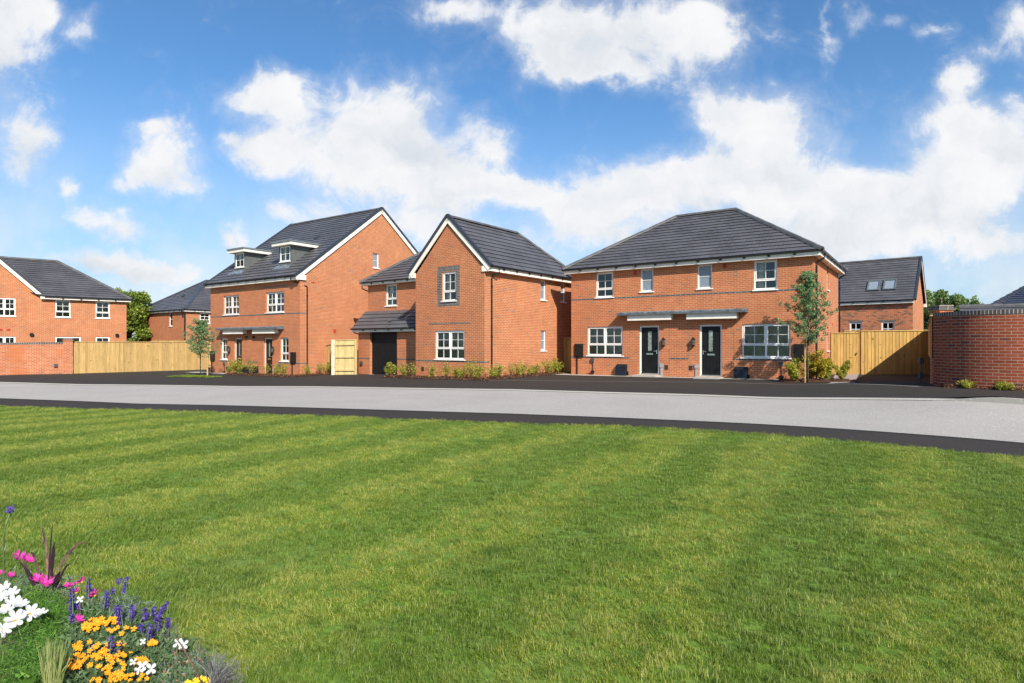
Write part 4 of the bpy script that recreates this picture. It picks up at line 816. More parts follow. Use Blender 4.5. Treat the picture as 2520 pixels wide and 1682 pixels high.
# ------------------------------------------------------------------ fences and garden walls
def fence(name, p, q, zb0, zb1, h, m, label, cat='fence', posts=2.4, cap=True, boards=.125, side=1, rails_front=False, group=None, th=.0):
    """feather-edge fence from p to q, ground heights zb0/zb1"""
    p, q = Vector(p), Vector(q); d = q-p; L = d.length; d = d/L; ang = math.atan2(d.y, d.x)
    o = empty(name, (p.x, p.y, zb0), ang, label, cat, group); dz = (zb1-zb0)/L
    b = MB(); n = int(L/boards)
    for k in range(n):
        u0 = k*L/n; u1 = (k+1)*L/n+.015; z = dz*u0; hh = h+random.uniform(-.004, .004); y0, y1 = (-.012, -.030) if side > 0 else (.012, .030)
        P = [(u0, y1, z), (u1, y0, z), (u1, y0, z+hh), (u0, y1, z+hh)]; uv = [(u0+.02, 0), (u0+.1, 0), (u0+.1, hh), (u0+.02, hh)]
        b.face(P, uv); b.face([(u0, 0, z), (u0, y1, z), (u0, y1, z+hh), (u0, 0, z+hh)], uv); b.face([(u1, .0, z), (u0, .0, z), (u0, .0, z+hh), (u1, 0, z+hh)], uv); b.face([(u0, y1, z+hh), (u1, y0, z+hh), (u1, 0, z+hh), (u0, 0, z+hh)], uv)
    b.build('boards', M[m], o)
    ys = -1 if rails_front else 1
    for zz in (.25, h*.52, h-.22): r = MB(); r.beam((0, ys*.055, zz), (L, ys*.055, zz+dz*L), .05, .09); r.build('rail', M[m], o)
    if cap: c = MB(); c.beam((0, -.005, h+.022), (L, -.005, h+.022+dz*L), .10, .035); c.build('capping_rail', M[m], o)
    ps = max(1, round(L/posts))
    for k in range(ps+1):
        u = L*k/ps; c = MB(); c.box(u-.05, u+.05, .03 if not rails_front else -.13, .13 if not rails_front else -.03, dz*u-.3, dz*u+h+.0); c.build('post', M[m], o)
    return o
fence('timber_fence', (-25.33, 34.86), (-20.9, 41.3), -.27, -.3, 1.86, 'wood', 'long close-boarded timber fence between the low brick wall and the townhouses')
fence('timber_fence', (-27.5, 46.0), (-18.5, 43.5), -.3, -.3, 2.0, 'wood', 'back garden fence just showing above the long boarded fence', rails_front=True)
fence('timber_gate', (-10.38, 33.62), (-9.62, 32.75), -.4, -.3, 1.78, 'wood', 'narrow boarded gate against the side of the townhouses', 'gate', posts=5, cap=True)
fence('timber_fence', (-9.50, 32.35), (-8.25, 31.95), -.18, -.16, 1.84, 'wood_pale', 'pale yellow fence panel seen from its railed side beside the garage', rails_front=True, posts=5)
pm = MB(); pm.box(-9.66, -9.48, 32.15, 32.33, -.3, 1.70); po = pm.build('gate_post', M['postwood']); tag(po, 'thick cream gate post at the left end of the pale fence panel', 'post')
fence('timber_fence', (2.60, 30.55), (3.84, 30.0), .02, .02, 1.75, 'wood_gold', 'short timber fence filling the shady gap between two houses', posts=5)
fence('side_gate', (13.90, 26.22), (15.02, 26.02), .14, .14, 1.80, 'wood_gold', 'narrow golden timber side gate beside the semi-detached pair', 'gate', posts=5)
fence('driveway_gate', (15.05, 25.95), (18.25, 25.75), .14, .15, 1.88, 'wood_gold', 'wide golden timber driveway gate with capping beside the curved wall', 'gate', posts=5, boards=.14)
fence('timber_fence', (16.0, 29.0), (22.0, 28.0), .1, .15, 1.98, 'wood', 'fence behind the wide driveway gate, only its top visible', posts=3)
lt = MB(); lt.box(14.86, 14.90, 25.96, 25.99, 1.02, 1.12); lt.build('latch', M['chrome'], None)
bpy.data.objects['latch'].parent = bpy.data.objects['side_gate']; bpy.data.objects['latch'].matrix_parent_inverse = (Matrix.Translation((13.90, 26.22, .14)) @ Matrix.Rotation(math.atan2(-.2, 1.12), 4, 'Z')).inverted()
def gardenwall(name, pl, zb, zt, m, label, th=.22, soldier=.10, mname='brick', group=None, n=None):
    """brick wall following a polyline of (x,y); zb/zt lists of bottom/top heights"""
    mb = MB(); so = MB(); s = 0; o = empty(name, (pl[0][0], pl[0][1], 0), 0, label, 'wall', group); ox, oy = pl[0]
    P = [Vector((x-ox, y-oy)) for x, y in pl]; N = []
    for i in range(len(P)): t = (P[min(i+1, len(P)-1)]-P[max(i-1, 0)]).normalized(); N.append(Vector((t.y, -t.x)))
    for i in range(len(P)-1):
        a, b = P[i], P[i+1]; L = (b-a).length; za, zb_ = zb[i], zb[i+1]; ta, tb = zt[i]-soldier, zt[i+1]-soldier
        for off, fl in ((0, 0), (-th, 1)):
            A_, B_ = a+N[i]*off, b+N[i+1]*off; q = [(A_.x, A_.y, za), (B_.x, B_.y, zb_), (B_.x, B_.y, tb), (A_.x, A_.y, ta)]; uv = [(s, za), (s+L, zb_), (s+L, tb), (s, ta)]
            mb.face(q[::-1] if fl else q, uv[::-1] if fl else uv)
        for k, (lo, hi, e) in enumerate(((-.155, -.08, .012), (-.08, 0, .0))) if False else ((0, (0, 0, 0)),): pass
        e = .012; A_, B_ = a+N[i]*e, b+N[i+1]*e; A2, B2 = a-N[i]*(th+e), b-N[i+1]*(th+e)
        for q in ([(A_.x, A_.y, ta), (B_.x, B_.y, tb), (B_.x, B_.y, tb+soldier), (A_.x, A_.y, ta+soldier)], [(B2.x, B2.y, tb), (A2.x, A2.y, ta), (A2.x, A2.y, ta+soldier), (B2.x, B2.y, tb+soldier)]): so.face(q, [(.008, s), (.008, s+L), (.10, s+L), (.10, s)])
        so.face([(A_.x, A_.y, ta+soldier), (B_.x, B_.y, tb+soldier), (B2.x, B2.y, tb+soldier), (A2.x, A2.y, ta+soldier)], [(.008, s), (.008, s+L), (.217, s+L), (.217, s)])
        s += L
    for i in (0, len(P)-1):
        a = P[i]; A_, B_ = a+N[i]*.0, a-N[i]*th; mb.face([(A_.x, A_.y, zb[i]), (B_.x, B_.y, zb[i]), (B_.x, B_.y, zt[i]-soldier), (A_.x, A_.y, zt[i]-soldier)], [(0, zb[i]), (th, zb[i]), (th, zt[i]-soldier), (0, zt[i]-soldier)])
        A_, B_ = a+N[i]*.012, a-N[i]*(th+.012); so.face([(A_.x, A_.y, zt[i]-soldier), (B_.x, B_.y, zt[i]-soldier), (B_.x, B_.y, zt[i]), (A_.x, A_.y, zt[i])], [(.008, 0), (.008, th), (.1, th), (.1, 0)])
    mb.build('brickwork', M[m], o); so.build('coping', M['blue_brick'], o); return o
gw_ = gardenwall('garden_wall', [(-38, 25.5), (-27.71, 33.07), (-25.7, 34.54)], [-.6, -.5, -.5], [1.54, 1.55, 1.585], 'brick_wall', 'low red brick garden wall with dark coping at the left edge', soldier=.11)
pb = MB(); f_ = Face((0, 0), (math.cos(R(36)), math.sin(R(36))), (math.sin(R(36)), -math.cos(R(36)))); px0 = (-25.76+38, 34.52-25.5)
f_ = Face(px0, f_.d, f_.n); 
for fc_ in (f_, ): pb2 = MB(); 
o_ = f_.P(0, 0, .10)
for (fc2, L) in ((Face((f_.P(0, 0, .12).x, f_.P(0, 0, .12).y), f_.d, f_.n), .45), (Face((f_.P(.45, 0, .12).x, f_.P(.45, 0, .12).y), (-f_.n[0], -f_.n[1]), f_.d), .45), (Face((f_.P(0, 0, -.33).x, f_.P(0, 0, -.33).y), f_.n, (-f_.d[0], -f_.d[1])), .45), (Face((f_.P(.45, 0, -.33).x, f_.P(.45, 0, -.33).y), (-f_.d[0], -f_.d[1]), (-f_.n[0], -f_.n[1])), .45)):
    fc2.wall(pb, [(-.5, 0, L), (1.70, 0, L)])
pb.build('pier', M['brick_wall'], gw_); cp = MB(); f_.box(cp, -.03, .48, 1.66, 1.70, -.36, .15); cp.build('pier_course', M['brick_wall'], gw_)
cp = MB(); q = [f_.P(.0, 1.70, .12), f_.P(.45, 1.70, .12), f_.P(.45, 1.81, .12), f_.P(.0, 1.81, .12)]; cp.face(q, [(.008, 0), (.008, .45), (.1, .45), (.1, 0)]); f_.box(cp, .0, .45, 1.70, 1.809, -.33, .119); cp.build('pier_cap', M['blue_brick'], gw_)
fbox(f_, gw_, 'cable_outlet', 'dgrey', -.42, -.26, .16, .34, .0, .10)
# curved wall on the right
pts = []; x, y = 10.93, 15.6; ang = 100.0
for k in range(26): pts.append((x, y)); x += .078*math.cos(R(ang)); y -= .078*math.sin(R(ang)); ang = 100-70*k/25
for k in range(20): pts.append((x, y)); x += .25*math.cos(R(30)); y -= .25*math.sin(R(30))
ncv = len(pts); cwl = gardenwall('curved_garden_wall', pts, [.1]*ncv, [2.30]*ncv, 'brick_deep', 'tall curved deep red brick wall with dark upright coping at right edge', soldier=.10)
rw = gardenwall('low_return_wall', [(18.05, 26.0), (10.97, 15.66)], [-.1, .1], [1.0, 1.10], 'brick_deep', 'low brick wall with grey coping running back to the driveway gate', soldier=.04)
for ch in rw.children:
    if ch.name.startswith('coping'): ch.data.materials[0] = M['coping']
fence('timber_fence', (18.0, 25.95), (11.08, 15.85), 1.0, 1.10, 1.13, 'wood', 'raised timber fence standing on the low return wall by the driveway', posts=2.4, boards=.13)
pr_ = MB(); Fp = [Face((11.38, 16.0), (1, 0), (0, -1)), Face((11.75, 16.0), (0, 1), (1, 0)), Face((11.38, 16.0), (0, 1), (-1, 0)), Face((11.38, 16.37), (1, 0), (0, 1))]
for f2 in Fp: f2.wall(pr_, [(0, 0, .37), (2.40, 0, .37)])
pier = empty('brick_pier', (11.57, 16.2, 0), 0, 'square brick pier with dark cap just behind the curved wall', 'pier'); a_ = pr_.build('brickwork', M['brick_wall'], pier); cp = MB(); cp.box(11.35, 11.78, 15.97, 16.40, 2.40, 2.45); cp.box(11.38, 11.75, 16.0, 16.37, 2.45, 2.54); b_ = cp.build('cap', M['blue_brick'], pier)
for q in (a_, b_): q.matrix_parent_inverse = Matrix.Translation((-11.57, -16.2, 0))
eb = MB(); eb.box(11.22, 11.34, 16.55, 16.63, .95, 1.12); eb.tube([(11.28, 16.59, .95), (11.28, 16.59, .62), (11.30, 16.59, .3)], .02, 6); eb.box(11.22, 11.32, 16.55, 16.62, .55, .72); q = eb.build('charging_point', M['dgrey']); tag(q, 'small black electric box and cable on the low return wall', 'electric box')
# ------------------------------------------------------------------ paths and beds
cw = lambda u, v: tuple(loc2w(OC, TC, u, v)); bw = lambda u, v: tuple(loc2w(OB, TB, u, v)); aw = lambda u, v: tuple(loc2w(OA, TA, u, v))
patch('path', [cw(-.9, -.02), cw(9.2, -.02), cw(9.2, -.55), cw(-1.1, -.75)], M['concrete'], .045)
patch('path', [cw(-1.5, 1.0), cw(-.0, 1.0), cw(-.0, -.02), cw(-1.3, -.02)], M['concrete'], .047)
for k in (0, 1): u = (3.36, 6.03)[k]; sp = MB(); sp.box(u, u+1.05, -.62, -.005, -.1, .14); o = sp.build('doorstep', M['concrete'], C)
patch('paving', [(13.75, 25.6), (15.0, 26.0), (10.9, 19.2), (9.75, 18.6)], M['slab'], .040)
patch('path', [aw(-1.2, -.05), aw(3.3, -.05), aw(3.3, -1.0), aw(-1.2, -1.0)], M['concrete'], .045)
patch('path', [aw(4.6, -.05), aw(7.0, -.05), aw(7.0, -.5), aw(4.6, -.5)], M['concrete'], .045)
beds = [[aw(3.6, -.55), aw(9.5, -.3), aw(9.6, -1.3), aw(3.5, -1.3)], [aw(8.98, -.3), aw(9.0, 1.5), aw(9.9, 1.5), aw(9.9, -1.2)],
        [bw(-1.5, -.1), bw(4.5, -.05), bw(4.9, -1.05), bw(-1.6, -.85)], [bw(4.2, -.9), bw(4.2, 5.2), bw(5.0, 5.2), bw(5.1, -.9)],
        [(9.7, 21.7), (10.5, 22.6), (12.6, 22.0), (12.2, 21.2)], [(10.9, 15.3), (11.9, 14.0), (11.75, 13.4), (10.6, 14.9)]]
beds.append([(11.9, 14.0), (16.0, 11.6), (15.8, 11.0), (11.75, 13.4)])
def chips(name, quad, n, m, z0, sz=.035):
    a, b, c, d = [Vector(p) for p in quad]; mb = MB()
    for _ in range(n):
        s, t = random.random(), random.random(); p = (a*(1-s)+b*s)*(1-t)+(d*(1-s)+c*s)*t; e = min(s*4, (1-s)*4, t, 1-t); h = z0*S(e*4)
        q = Vector((p.x, p.y, zg(p.x, p.y)+.05+h+random.random()*.02)); u = Vector((random.gauss(0, 1), random.gauss(0, 1), random.gauss(0, .5))).normalized()*sz*random.uniform(.5, 1.4); v = u.cross(Vector((random.random()-.5, random.random()-.5, 1))).normalized()*sz*.4
        mb.face([q-u-v, q+u-v, q+u+v, q-u+v])
    o = mb.build(name, m); o['kind'] = 'stuff'; return o
M['chip'] = plain('bark_chip', (.14, .065, .032), .9, var=.45, scale=9)
for i, q in enumerate(beds):
    patch('planting_bed', q, M['soil'], .035, h=.07 if i > 1 else .04)
    L = (Vector(q[0])-Vector(q[1])).length; chips('bark_mulch', q, int(L*240), M['chip'], .06)
# ------------------------------------------------------------------ foliage helpers
def quads_obj(name, c, a, b, var, m, parent=None, tip=0.0):
    """n leaf quads: centre c, half axes a (length) and b (width); rhombus shaped"""
    n = len(c); v = np.empty((n, 4, 3), np.float32); v[:, 0] = c-a; v[:, 1] = c+b-a*.1; v[:, 2] = c+a; v[:, 3] = c-b-a*.1
    me = bpy.data.meshes.new(name); me.vertices.add(n*4); me.vertices.foreach_set('co', v.ravel()); me.loops.add(n*4); me.loops.foreach_set('vertex_index', np.arange(n*4, dtype=np.int32)); me.polygons.add(n); me.polygons.foreach_set('loop_start', np.arange(0, n*4, 4, dtype=np.int32)); me.polygons.foreach_set('loop_total', np.full(n, 4, np.int32))
    at_ = me.attributes.new('var', 'FLOAT', 'FACE'); at_.data.foreach_set('value', np.clip(var, 0, 1).astype(np.float32)); me.materials.append(m); me.update()
    o = bpy.data.objects.new(name, me); COL.objects.link(o)
    if parent: o.parent = parent
    return o
def rdir(n, up=0.0):
    d = rng.normal(size=(n, 3)); d[:, 2] += up; return d/np.linalg.norm(d, axis=1, keepdims=True)
def leaf_cloud(name, clumps, per, size, m, parent, width=.5, up=.2, flat=1.0):
    C_, V_ = [], []
    for (x, y, z, r) in clumps:
        n = max(4, int(per*(r/.25)**2)) if per > 0 else int(-per); d = rdir(n); rad = r*rng.uniform(.25, 1, n)**.6; p = d*rad[:, None]; p[:, 2] *= flat; C_.append(p+np.array([x, y, z])); V_.append(rng.uniform(0, .8, n)+rng.uniform(-.15, .25))
    c = np.concatenate(C_); va = np.concatenate(V_); n = len(c); a = rdir(n, up); q = rdir(n); b = np.cross(a, q); b /= np.linalg.norm(b, axis=1, keepdims=True)+1e-9; s = size*rng.uniform(.6, 1.3, n)[:, None]
    return quads_obj(name, c, a*s, b*s*width, va, m, parent)
def sapling(x, y, h, cr, z0, label, stake_dx, seed, trunk_h, leaf=.032, dens=360):
    random.seed(seed); zz = zg(x, y); o = empty('sapling', (x, y, zz), 0, label, 'tree'); t = MB(); lean = .03
    t.tube([(0, 0, 0), (0, 0, h*.35), (lean, 0, h*.6), (lean*1.5, .02, h*.93)], [.035, .028, .02, .006], 8); br = []
    clumps = []
    for k in range(52):
        f = k/51; z = trunk_h+(h*.92-trunk_h)*f**.9; prof = math.sin(math.pi*min(1, (.22+f*.85)))**.7 if f < .9 else .25; ln = cr*(.35+.65*prof)*random.uniform(.6, 1.08)*(1-.55*f); a = k*2.4+random.uniform(-.4, .4)
        e = Vector((math.cos(a)*ln, math.sin(a)*ln, z+ln*random.uniform(.35, .75))); mid = Vector((math.cos(a)*ln*.5, math.sin(a)*ln*.5, z+ln*.18)); s = Vector((lean*z/h, 0, z))
        t.tube([s, mid, e], [.011, .007, .003], 5)
        for j in range(5): w_ = (j+1.2)/6; p = s*(1-w_)+e*w_ if w_ > .5 else s*(1-w_*1.6)+mid*w_*1.6; clumps.append((p.x+random.gauss(0, .04), p.y+random.gauss(0, .04), p.z+random.gauss(0, .05), random.uniform(.05, .13)))
    t.build('trunk', M['greybark'], o, True)
    leaf_cloud('crown', clumps, dens, leaf, M['leaf_sap'], o, .45, .6)
    s_ = MB(); s_.tube([(stake_dx, .05, -.05), (stake_dx, .05, 1.25*h/4.0+.15)], .04 if abs(stake_dx) > .1 else .028, 8); so = s_.build('tree_stake', M['stake']); so.location = (x, y, zz); tag(so, 'timber stake supporting the '+('right' if x > 0 else 'left')+' young tree', 'stake'); return o
sapling(10.55, 21.45, 4.15, 1.22, 0, 'young grey-green tree before the right end of the semi-detached pair', .06-.14, 3, 1.40, .034)
sapling(-17.25, 33.3, 3.25, 1.35, 0, 'young grey-green tree in front of the townhouse pair at left', .36, 8, 1.05, .036, 230)
def bigtree(x, y, h, cr, label, seed, m='leaf_tree', leaf=.13, nb=46, z0=-.5, dens=170):
    random.seed(seed); o = empty('tree', (x, y, z0), 0, label, 'tree'); t = MB(); t.tube([(0, 0, 0), (.1, 0, h*.3), (0, .1, h*.6), (.1, 0, h*.85)], [.28, .22, .13, .04], 10); cl = []
    for k in range(nb):
        f = random.random(); z = h*(.18+.74*f); r = cr*math.sqrt(max(.05, 1-((z/h-.55)/.47)**2))*random.uniform(.45, 1.0); a = random.uniform(0, 6.28); e = Vector((math.cos(a)*r, math.sin(a)*r, z)); s = Vector((0, 0, z*.7)); t.tube([s, (s+e)/2+Vector((0, 0, .2)), e], [.07, .04, .015], 5)
        for j in range(5): p = s+(e-s)*random.uniform(.5, 1.02); cl.append((p.x+random.gauss(0, .25), p.y+random.gauss(0, .25), p.z+random.gauss(0, .25), random.uniform(.28, .62)))
    t.build('trunk', M['bark'], o, True); leaf_cloud('crown', cl, dens*.25, leaf, M[m], o, .6, .1); return o
bigtree(-37.3, 58.5, 7.4, 2.9, 'green leafy tree between the far left house and the hipped house', 11, dens=150)
bigtree(-44.5, 66, 8.4, 2.6, 'tree top just showing over the far left roof', 12, dens=110)
bigtree(38.5, 54, 7.2, 3.9, 'green tree right of the rooflight house behind the driveway gate', 13, 'leaf_tree2', dens=130)
# ------------------------------------------------------------------ shrubs
def make_shrub(name, h, r, m, label, seed, group, twiggy=.0, leaf=.027, dens=95, cat='shrub'):
    dens *= 1.5; random.seed(seed); o = empty(name, (0, 0, 0), 0, label, cat, group); t = MB(); cl = []
    for k in range(17):
        a = random.uniform(0, 6.28); rr = r*random.uniform(.1, 1.1); e = Vector((math.cos(a)*rr, math.sin(a)*rr, h*random.uniform(.45, 1.15))); t.tube([(0, 0, 0), e*.5+Vector((0, 0, .05)), e], [.008, .006, .003], 4)
        for j in range(4): p = e*random.uniform(.38, 1.0); cl.append((p.x+random.gauss(0, .03), p.y+random.gauss(0, .03), p.z, random.uniform(.05, .11)))
    t.build('stems', M['twig'], o); leaf_cloud('foliage', cl, dens*(1-twiggy), leaf, m, o, .55, .4); return o
def place(proto_list, spots, group):
    used = set(); out_ = []
    for i, (x, y, sc, pi_, label) in enumerate(spots):
        pr0 = proto_list[pi_]; o = pr0 if pi_ not in used else copy_tree(pr0); used.add(pi_)
        o.location = (x, y, zg(x, y)+.06); o.rotation_euler = (0, 0, i*1.3); o.scale = (sc, sc, sc); o['label'] = label; o['group'] = group; out_.append(o)
    return out_
G1 = 'low yellow-green shrubs along the house fronts'
pro = [make_shrub('shrub', .60, .34, M['leaf_shrub'], '', 21, G1), make_shrub('shrub', .55, .33, M['leaf_shrub'], '', 22, G1, .35), make_shrub('shrub', .66, .30, M['leaf_shrub'], '', 23, G1, .6), make_shrub('shrub', .62, .40, M['leaf_shrub'], '', 24, G1, .2)]
sp = []
names_b = ['bushy yellow-green shrub in front of the garage door', 'slim shrub between the garage door and the gable', 'sparse reddish twiggy shrub at the left corner of the gable', 'shrub left of centre under the gable window', 'thin airy shrub under the middle of the gable window', 'low shrub under the right half of the gable window', 'leafy shrub just right of the gable window', 'large shrub near the right corner of the gable front', 'second large shrub touching the right corner of the gable front']
for k, (u, lb) in enumerate(zip((-1.085, -.12, .40, 1.67, 2.5, 3.09, 3.46, 4.0, 4.35), names_b)): x, y = bw(u, -.58-.07*(k % 2)); sp.append((x, y, (1.15, 1.0, 1.0, .9, 1.05, .8, .95, 1.1, .95)[k], (0, 1, 2, 3, 2, 1, 0, 3, 1)[k], lb))
names_s = ['shrub at the foot of the downpipe on the gable corner', 'first shrub right of the gable downpipe on the side wall', 'shrub second from the gable downpipe along the side wall', 'dense shrub in the middle of the side wall row', 'thin shrub beside the dense middle one on the side wall', 'small low shrub along the side wall near the window', 'rounded shrub below the left edge of the side window', 'shrub directly under the narrow side window', 'large end shrub at the far end of the side wall row']
for k, (u, lb) in enumerate(zip((-.1, .34, 1.2, 1.67, 2.1, 2.6, 3.1, 4.0, 4.75), names_s)): x, y = loc2w((-1.155+.5*math.cos(R(37)), 25.5-.5*math.sin(R(37))), 37, 0, u); sp.append((x, y, (.9, 1.0, .85, .9, .95, .75, .9, 1.0, 1.2)[k], (1, 0, 2, 3, 2, 1, 0, 3, 0)[k], lb))
names_a = ['dense shrub right of the left townhouse door', 'tall leafy shrub hiding the black meter boxes of the townhouses', 'shrub beside the tall one in front of the meter boxes', 'shrub at the foot of the right townhouse door', 'thin shrub below the right townhouse window', 'shrub in front of the townhouse corner meter box', 'low shrub at the right corner of the townhouses']
for k, (u, lb) in enumerate(zip((3.75, 4.35, 4.75, 5.9, 7.35, 8.2, 8.9), names_a)): x, y = aw(u, -.95); sp.append((x, y, (1.0, 1.35, 1.25, 1.2, .9, .95, .95)[k], (1, 0, 3, 2, 2, 1, 3)[k], lb))
for k, (u, lb) in enumerate(zip((.1, .9, 1.5), ['shrub left of the townhouse side gate', 'sparse tall shrub by the townhouse side wall', 'shrub in front of the narrow boarded gate'])): x, y = aw(9.45, u); sp.append((x, y, (.9, 1.0, 1.05)[k], (1, 2, 0)[k], lb))
place(pro, sp, G1)
G2 = 'golden shrubs round the right young tree'
pg = [make_shrub('golden_shrub', .92, .40, M['leaf_gold'], '', 31, G2, .1, .028, 330), make_shrub('golden_shrub', .66, .30, M['leaf_shrub'], '', 32, G2, .1, .026, 330)]
place(pg, [(10.15, 21.75, 1.05, 1, 'left golden-green shrub at the foot of the right young tree'), (11.15, 21.75, 1.15, 0, 'largest golden shrub right of the right young tree'), (10.9, 22.0, 1.05, 0, 'golden shrub directly behind the right young tree trunk'), (11.5, 21.95, 1.0, 1, 'broad golden shrub between the largest one and the end of the group'), (11.95, 21.8, .9, 1, 'green-tinged shrub at the end of the group by the paving')], G2)
pl_ = [make_shrub('low_plant', .20, .20, M['leaf_shrub'], '', 41, 'low plants below the curved wall', 0, .02, 260, 'plant')]
place(pl_, [(11.0, 14.55, .8, 0, 'left low yellow-green plant at the foot of the curved wall'), (11.42, 13.95, .8, 0, 'right low yellow-green plant at the foot of the curved wall')], 'low plants below the curved wall')
# ------------------------------------------------------------------ lawn
def tuft(name, nb, rad, hmin, hmax, wd, m, lean=.35, segs=2):
    vs, fs, va = [], [], []
    for _ in range(nb):
        a = random.uniform(0, 6.28); r0 = rad*math.sqrt(random.random()); b = Vector((math.cos(a)*r0, math.sin(a)*r0, 0)); h = random.uniform(hmin, hmax); la = random.uniform(0, 6.28); l = Vector((math.cos(la), math.sin(la), 0))*h*random.uniform(.05, lean)*1.6; wv = Vector((-math.sin(la+random.uniform(-1, 1)), math.cos(la), 0)).normalized()*wd*random.uniform(.7, 1.2); i = len(vs); va_ = random.random()**1.3
        vs += [b-wv, b+wv, b+l*.35+Vector((0, 0, h*.6))+wv*.8, b+l*.35+Vector((0, 0, h*.6))-wv*.8, b+l+Vector((0, 0, h))]; fs += [(i, i+1, i+2, i+3), (i+3, i+2, i+4)]; va += [va_, min(1, va_+.1)]
    me = bpy.data.meshes.new(name); me.from_pydata([tuple(v) for v in vs], [], fs); at_ = me.attributes.new('var', 'FLOAT', 'FACE'); at_.data.foreach_set('value', va); me.materials.append(m); me.update(); return bpy.data.objects.new(name, me)
GA, GBk = soften(LAWN, 3), None
lawnA = [Vector((-45, -6)), Vector((13, -6))]
lo = ribbon('lawn', resample(lawnA, 220), LAWNs, 60, M['lawn'], .012, n=220, skirt=.12)
# grass blades: point-scattered tufts, leaning one way or the other in alternating mowing stripes
def lawnside(x, y):      # distance inside the lawn edge
    return min((Vector((x, y))-p).length for p in LAWNs[::3])
LX = np.array([p.x for p in LAWNs]); LY = np.array([p.y for p in LAWNs])
def scatter():
    P_, Rt, Sc = [], [], []
    edgeY = lambda X: np.interp(X, LX, LY)
    # density falls with distance from the viewpoint
    for (y0, y1, dens) in ((-1.5, 1.7, 260), (1.7, 4, 620), (4, 6, 480), (6, 9, 330), (9, 13, 190), (13, 20, 110)):
        xr = y1*.92+6; n = int((y1-y0)*2*xr*dens); X = rng.uniform(-xr, xr, n); Y = rng.uniform(y0, y1, n)
        k = (Y < edgeY(X)+.0) & ((np.abs(X) < Y*.92+.8) | (rng.uniform(0, 1, n) < .45)); P_.append(np.stack([X[k], Y[k]], 1)); Sc.append(np.full(k.sum(), 1.0+.35*max(0, (y0-4)/9)))
    P2 = np.concatenate(P_); s = np.concatenate(Sc); inb = (P2[:, 1] < 3.1) & (P2[:, 0] < -.96-1.35*(P2[:, 1]-2.1)); P2, s = P2[~inb], s[~inb]; z = np.array([zg(a, b) for a, b in P2])+.008
    return np.concatenate([P2, z[:, None]], 1), s
pts_, sc_ = scatter(); print('tufts', len(pts_))
t31 = R(31); sdist = pts_[:, 0]*math.cos(t31)-pts_[:, 1]*math.sin(t31)       # across the stripes
sdist += .12*np.sin(pts_[:, 1]*.9)
stripe = np.tanh(3.0*np.sin(sdist*4.0))
me = bpy.data.meshes.new('grass'); me.from_pydata([tuple(p) for p in pts_], [], [])
lean = stripe*.22+rng.normal(0, .22, len(pts_))
rot = np.zeros((len(pts_), 3), np.float32); rot[:, 0] = lean*math.cos(t31); rot[:, 1] = lean*math.sin(t31)*-.6; rot[:, 2] = 0
a1 = me.attributes.new('rot', 'FLOAT_VECTOR', 'POINT'); a1.data.foreach_set('vector', rot.ravel())
a2 = me.attributes.new('scl', 'FLOAT', 'POINT'); a2.data.foreach_set('value', (sc_*rng.uniform(.75, 1.15, len(sc_))).astype(np.float32))
a3 = me.attributes.new('spin', 'FLOAT', 'POINT'); a3.data.foreach_set('value', rng.uniform(0, 6.28, len(sc_)).astype(np.float32))
grass = bpy.data.objects.new('grass', me); COL.objects.link(grass); grass['kind'] = 'stuff'; grass['label'] = 'short green mown grass with soft diagonal stripes'
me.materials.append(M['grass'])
def grass_gn(ob, tobj):
    ng = bpy.data.node_groups.new('grass_scatter', 'GeometryNodeTree'); ng.interface.new_socket('Geometry', in_out='INPUT', socket_type='NodeSocketGeometry'); ng.interface.new_socket('Geometry', in_out='OUTPUT', socket_type='NodeSocketGeometry')
    N = ng.nodes; gi = N.new('NodeGroupInput'); go_ = N.new('NodeGroupOutput'); ip = N.new('GeometryNodeInstanceOnPoints'); oi = N.new('GeometryNodeObjectInfo'); oi.inputs[0].default_value = tobj
    def attr(nm, ty): n = N.new('GeometryNodeInputNamedAttribute'); n.data_type = ty; n.inputs[0].default_value = nm; return n.outputs[0]
    r1 = N.new('FunctionNodeRotateEuler') if False else None
    L = ng.links; L.new(gi.outputs[0], ip.inputs['Points']); L.new(oi.outputs['Geometry'], ip.inputs['Instance'])
    e2r = N.new('FunctionNodeEulerToRotation'); L.new(attr('rot', 'FLOAT_VECTOR'), e2r.inputs[0])
    cz = N.new('ShaderNodeCombineXYZ'); L.new(attr('spin', 'FLOAT'), cz.inputs[2]); e2s = N.new('FunctionNodeEulerToRotation'); L.new(cz.outputs[0], e2s.inputs[0])
    rr = N.new('FunctionNodeRotateRotation'); rr.rotation_space = 'LOCAL'; L.new(e2r.outputs[0], rr.inputs[0]); L.new(e2s.outputs[0], rr.inputs[1]); L.new(rr.outputs[0], ip.inputs['Rotation'])
    L.new(attr('scl', 'FLOAT'), ip.inputs['Scale']); L.new(ip.outputs[0], go_.inputs[0])
    md = ob.modifiers.new('scatter', 'NODES'); md.node_group = ng
random.seed(99)
grass_gn(grass, tuft('grass_tuft', 60, .055, .014, .036, .0012, M['grass'], .45))
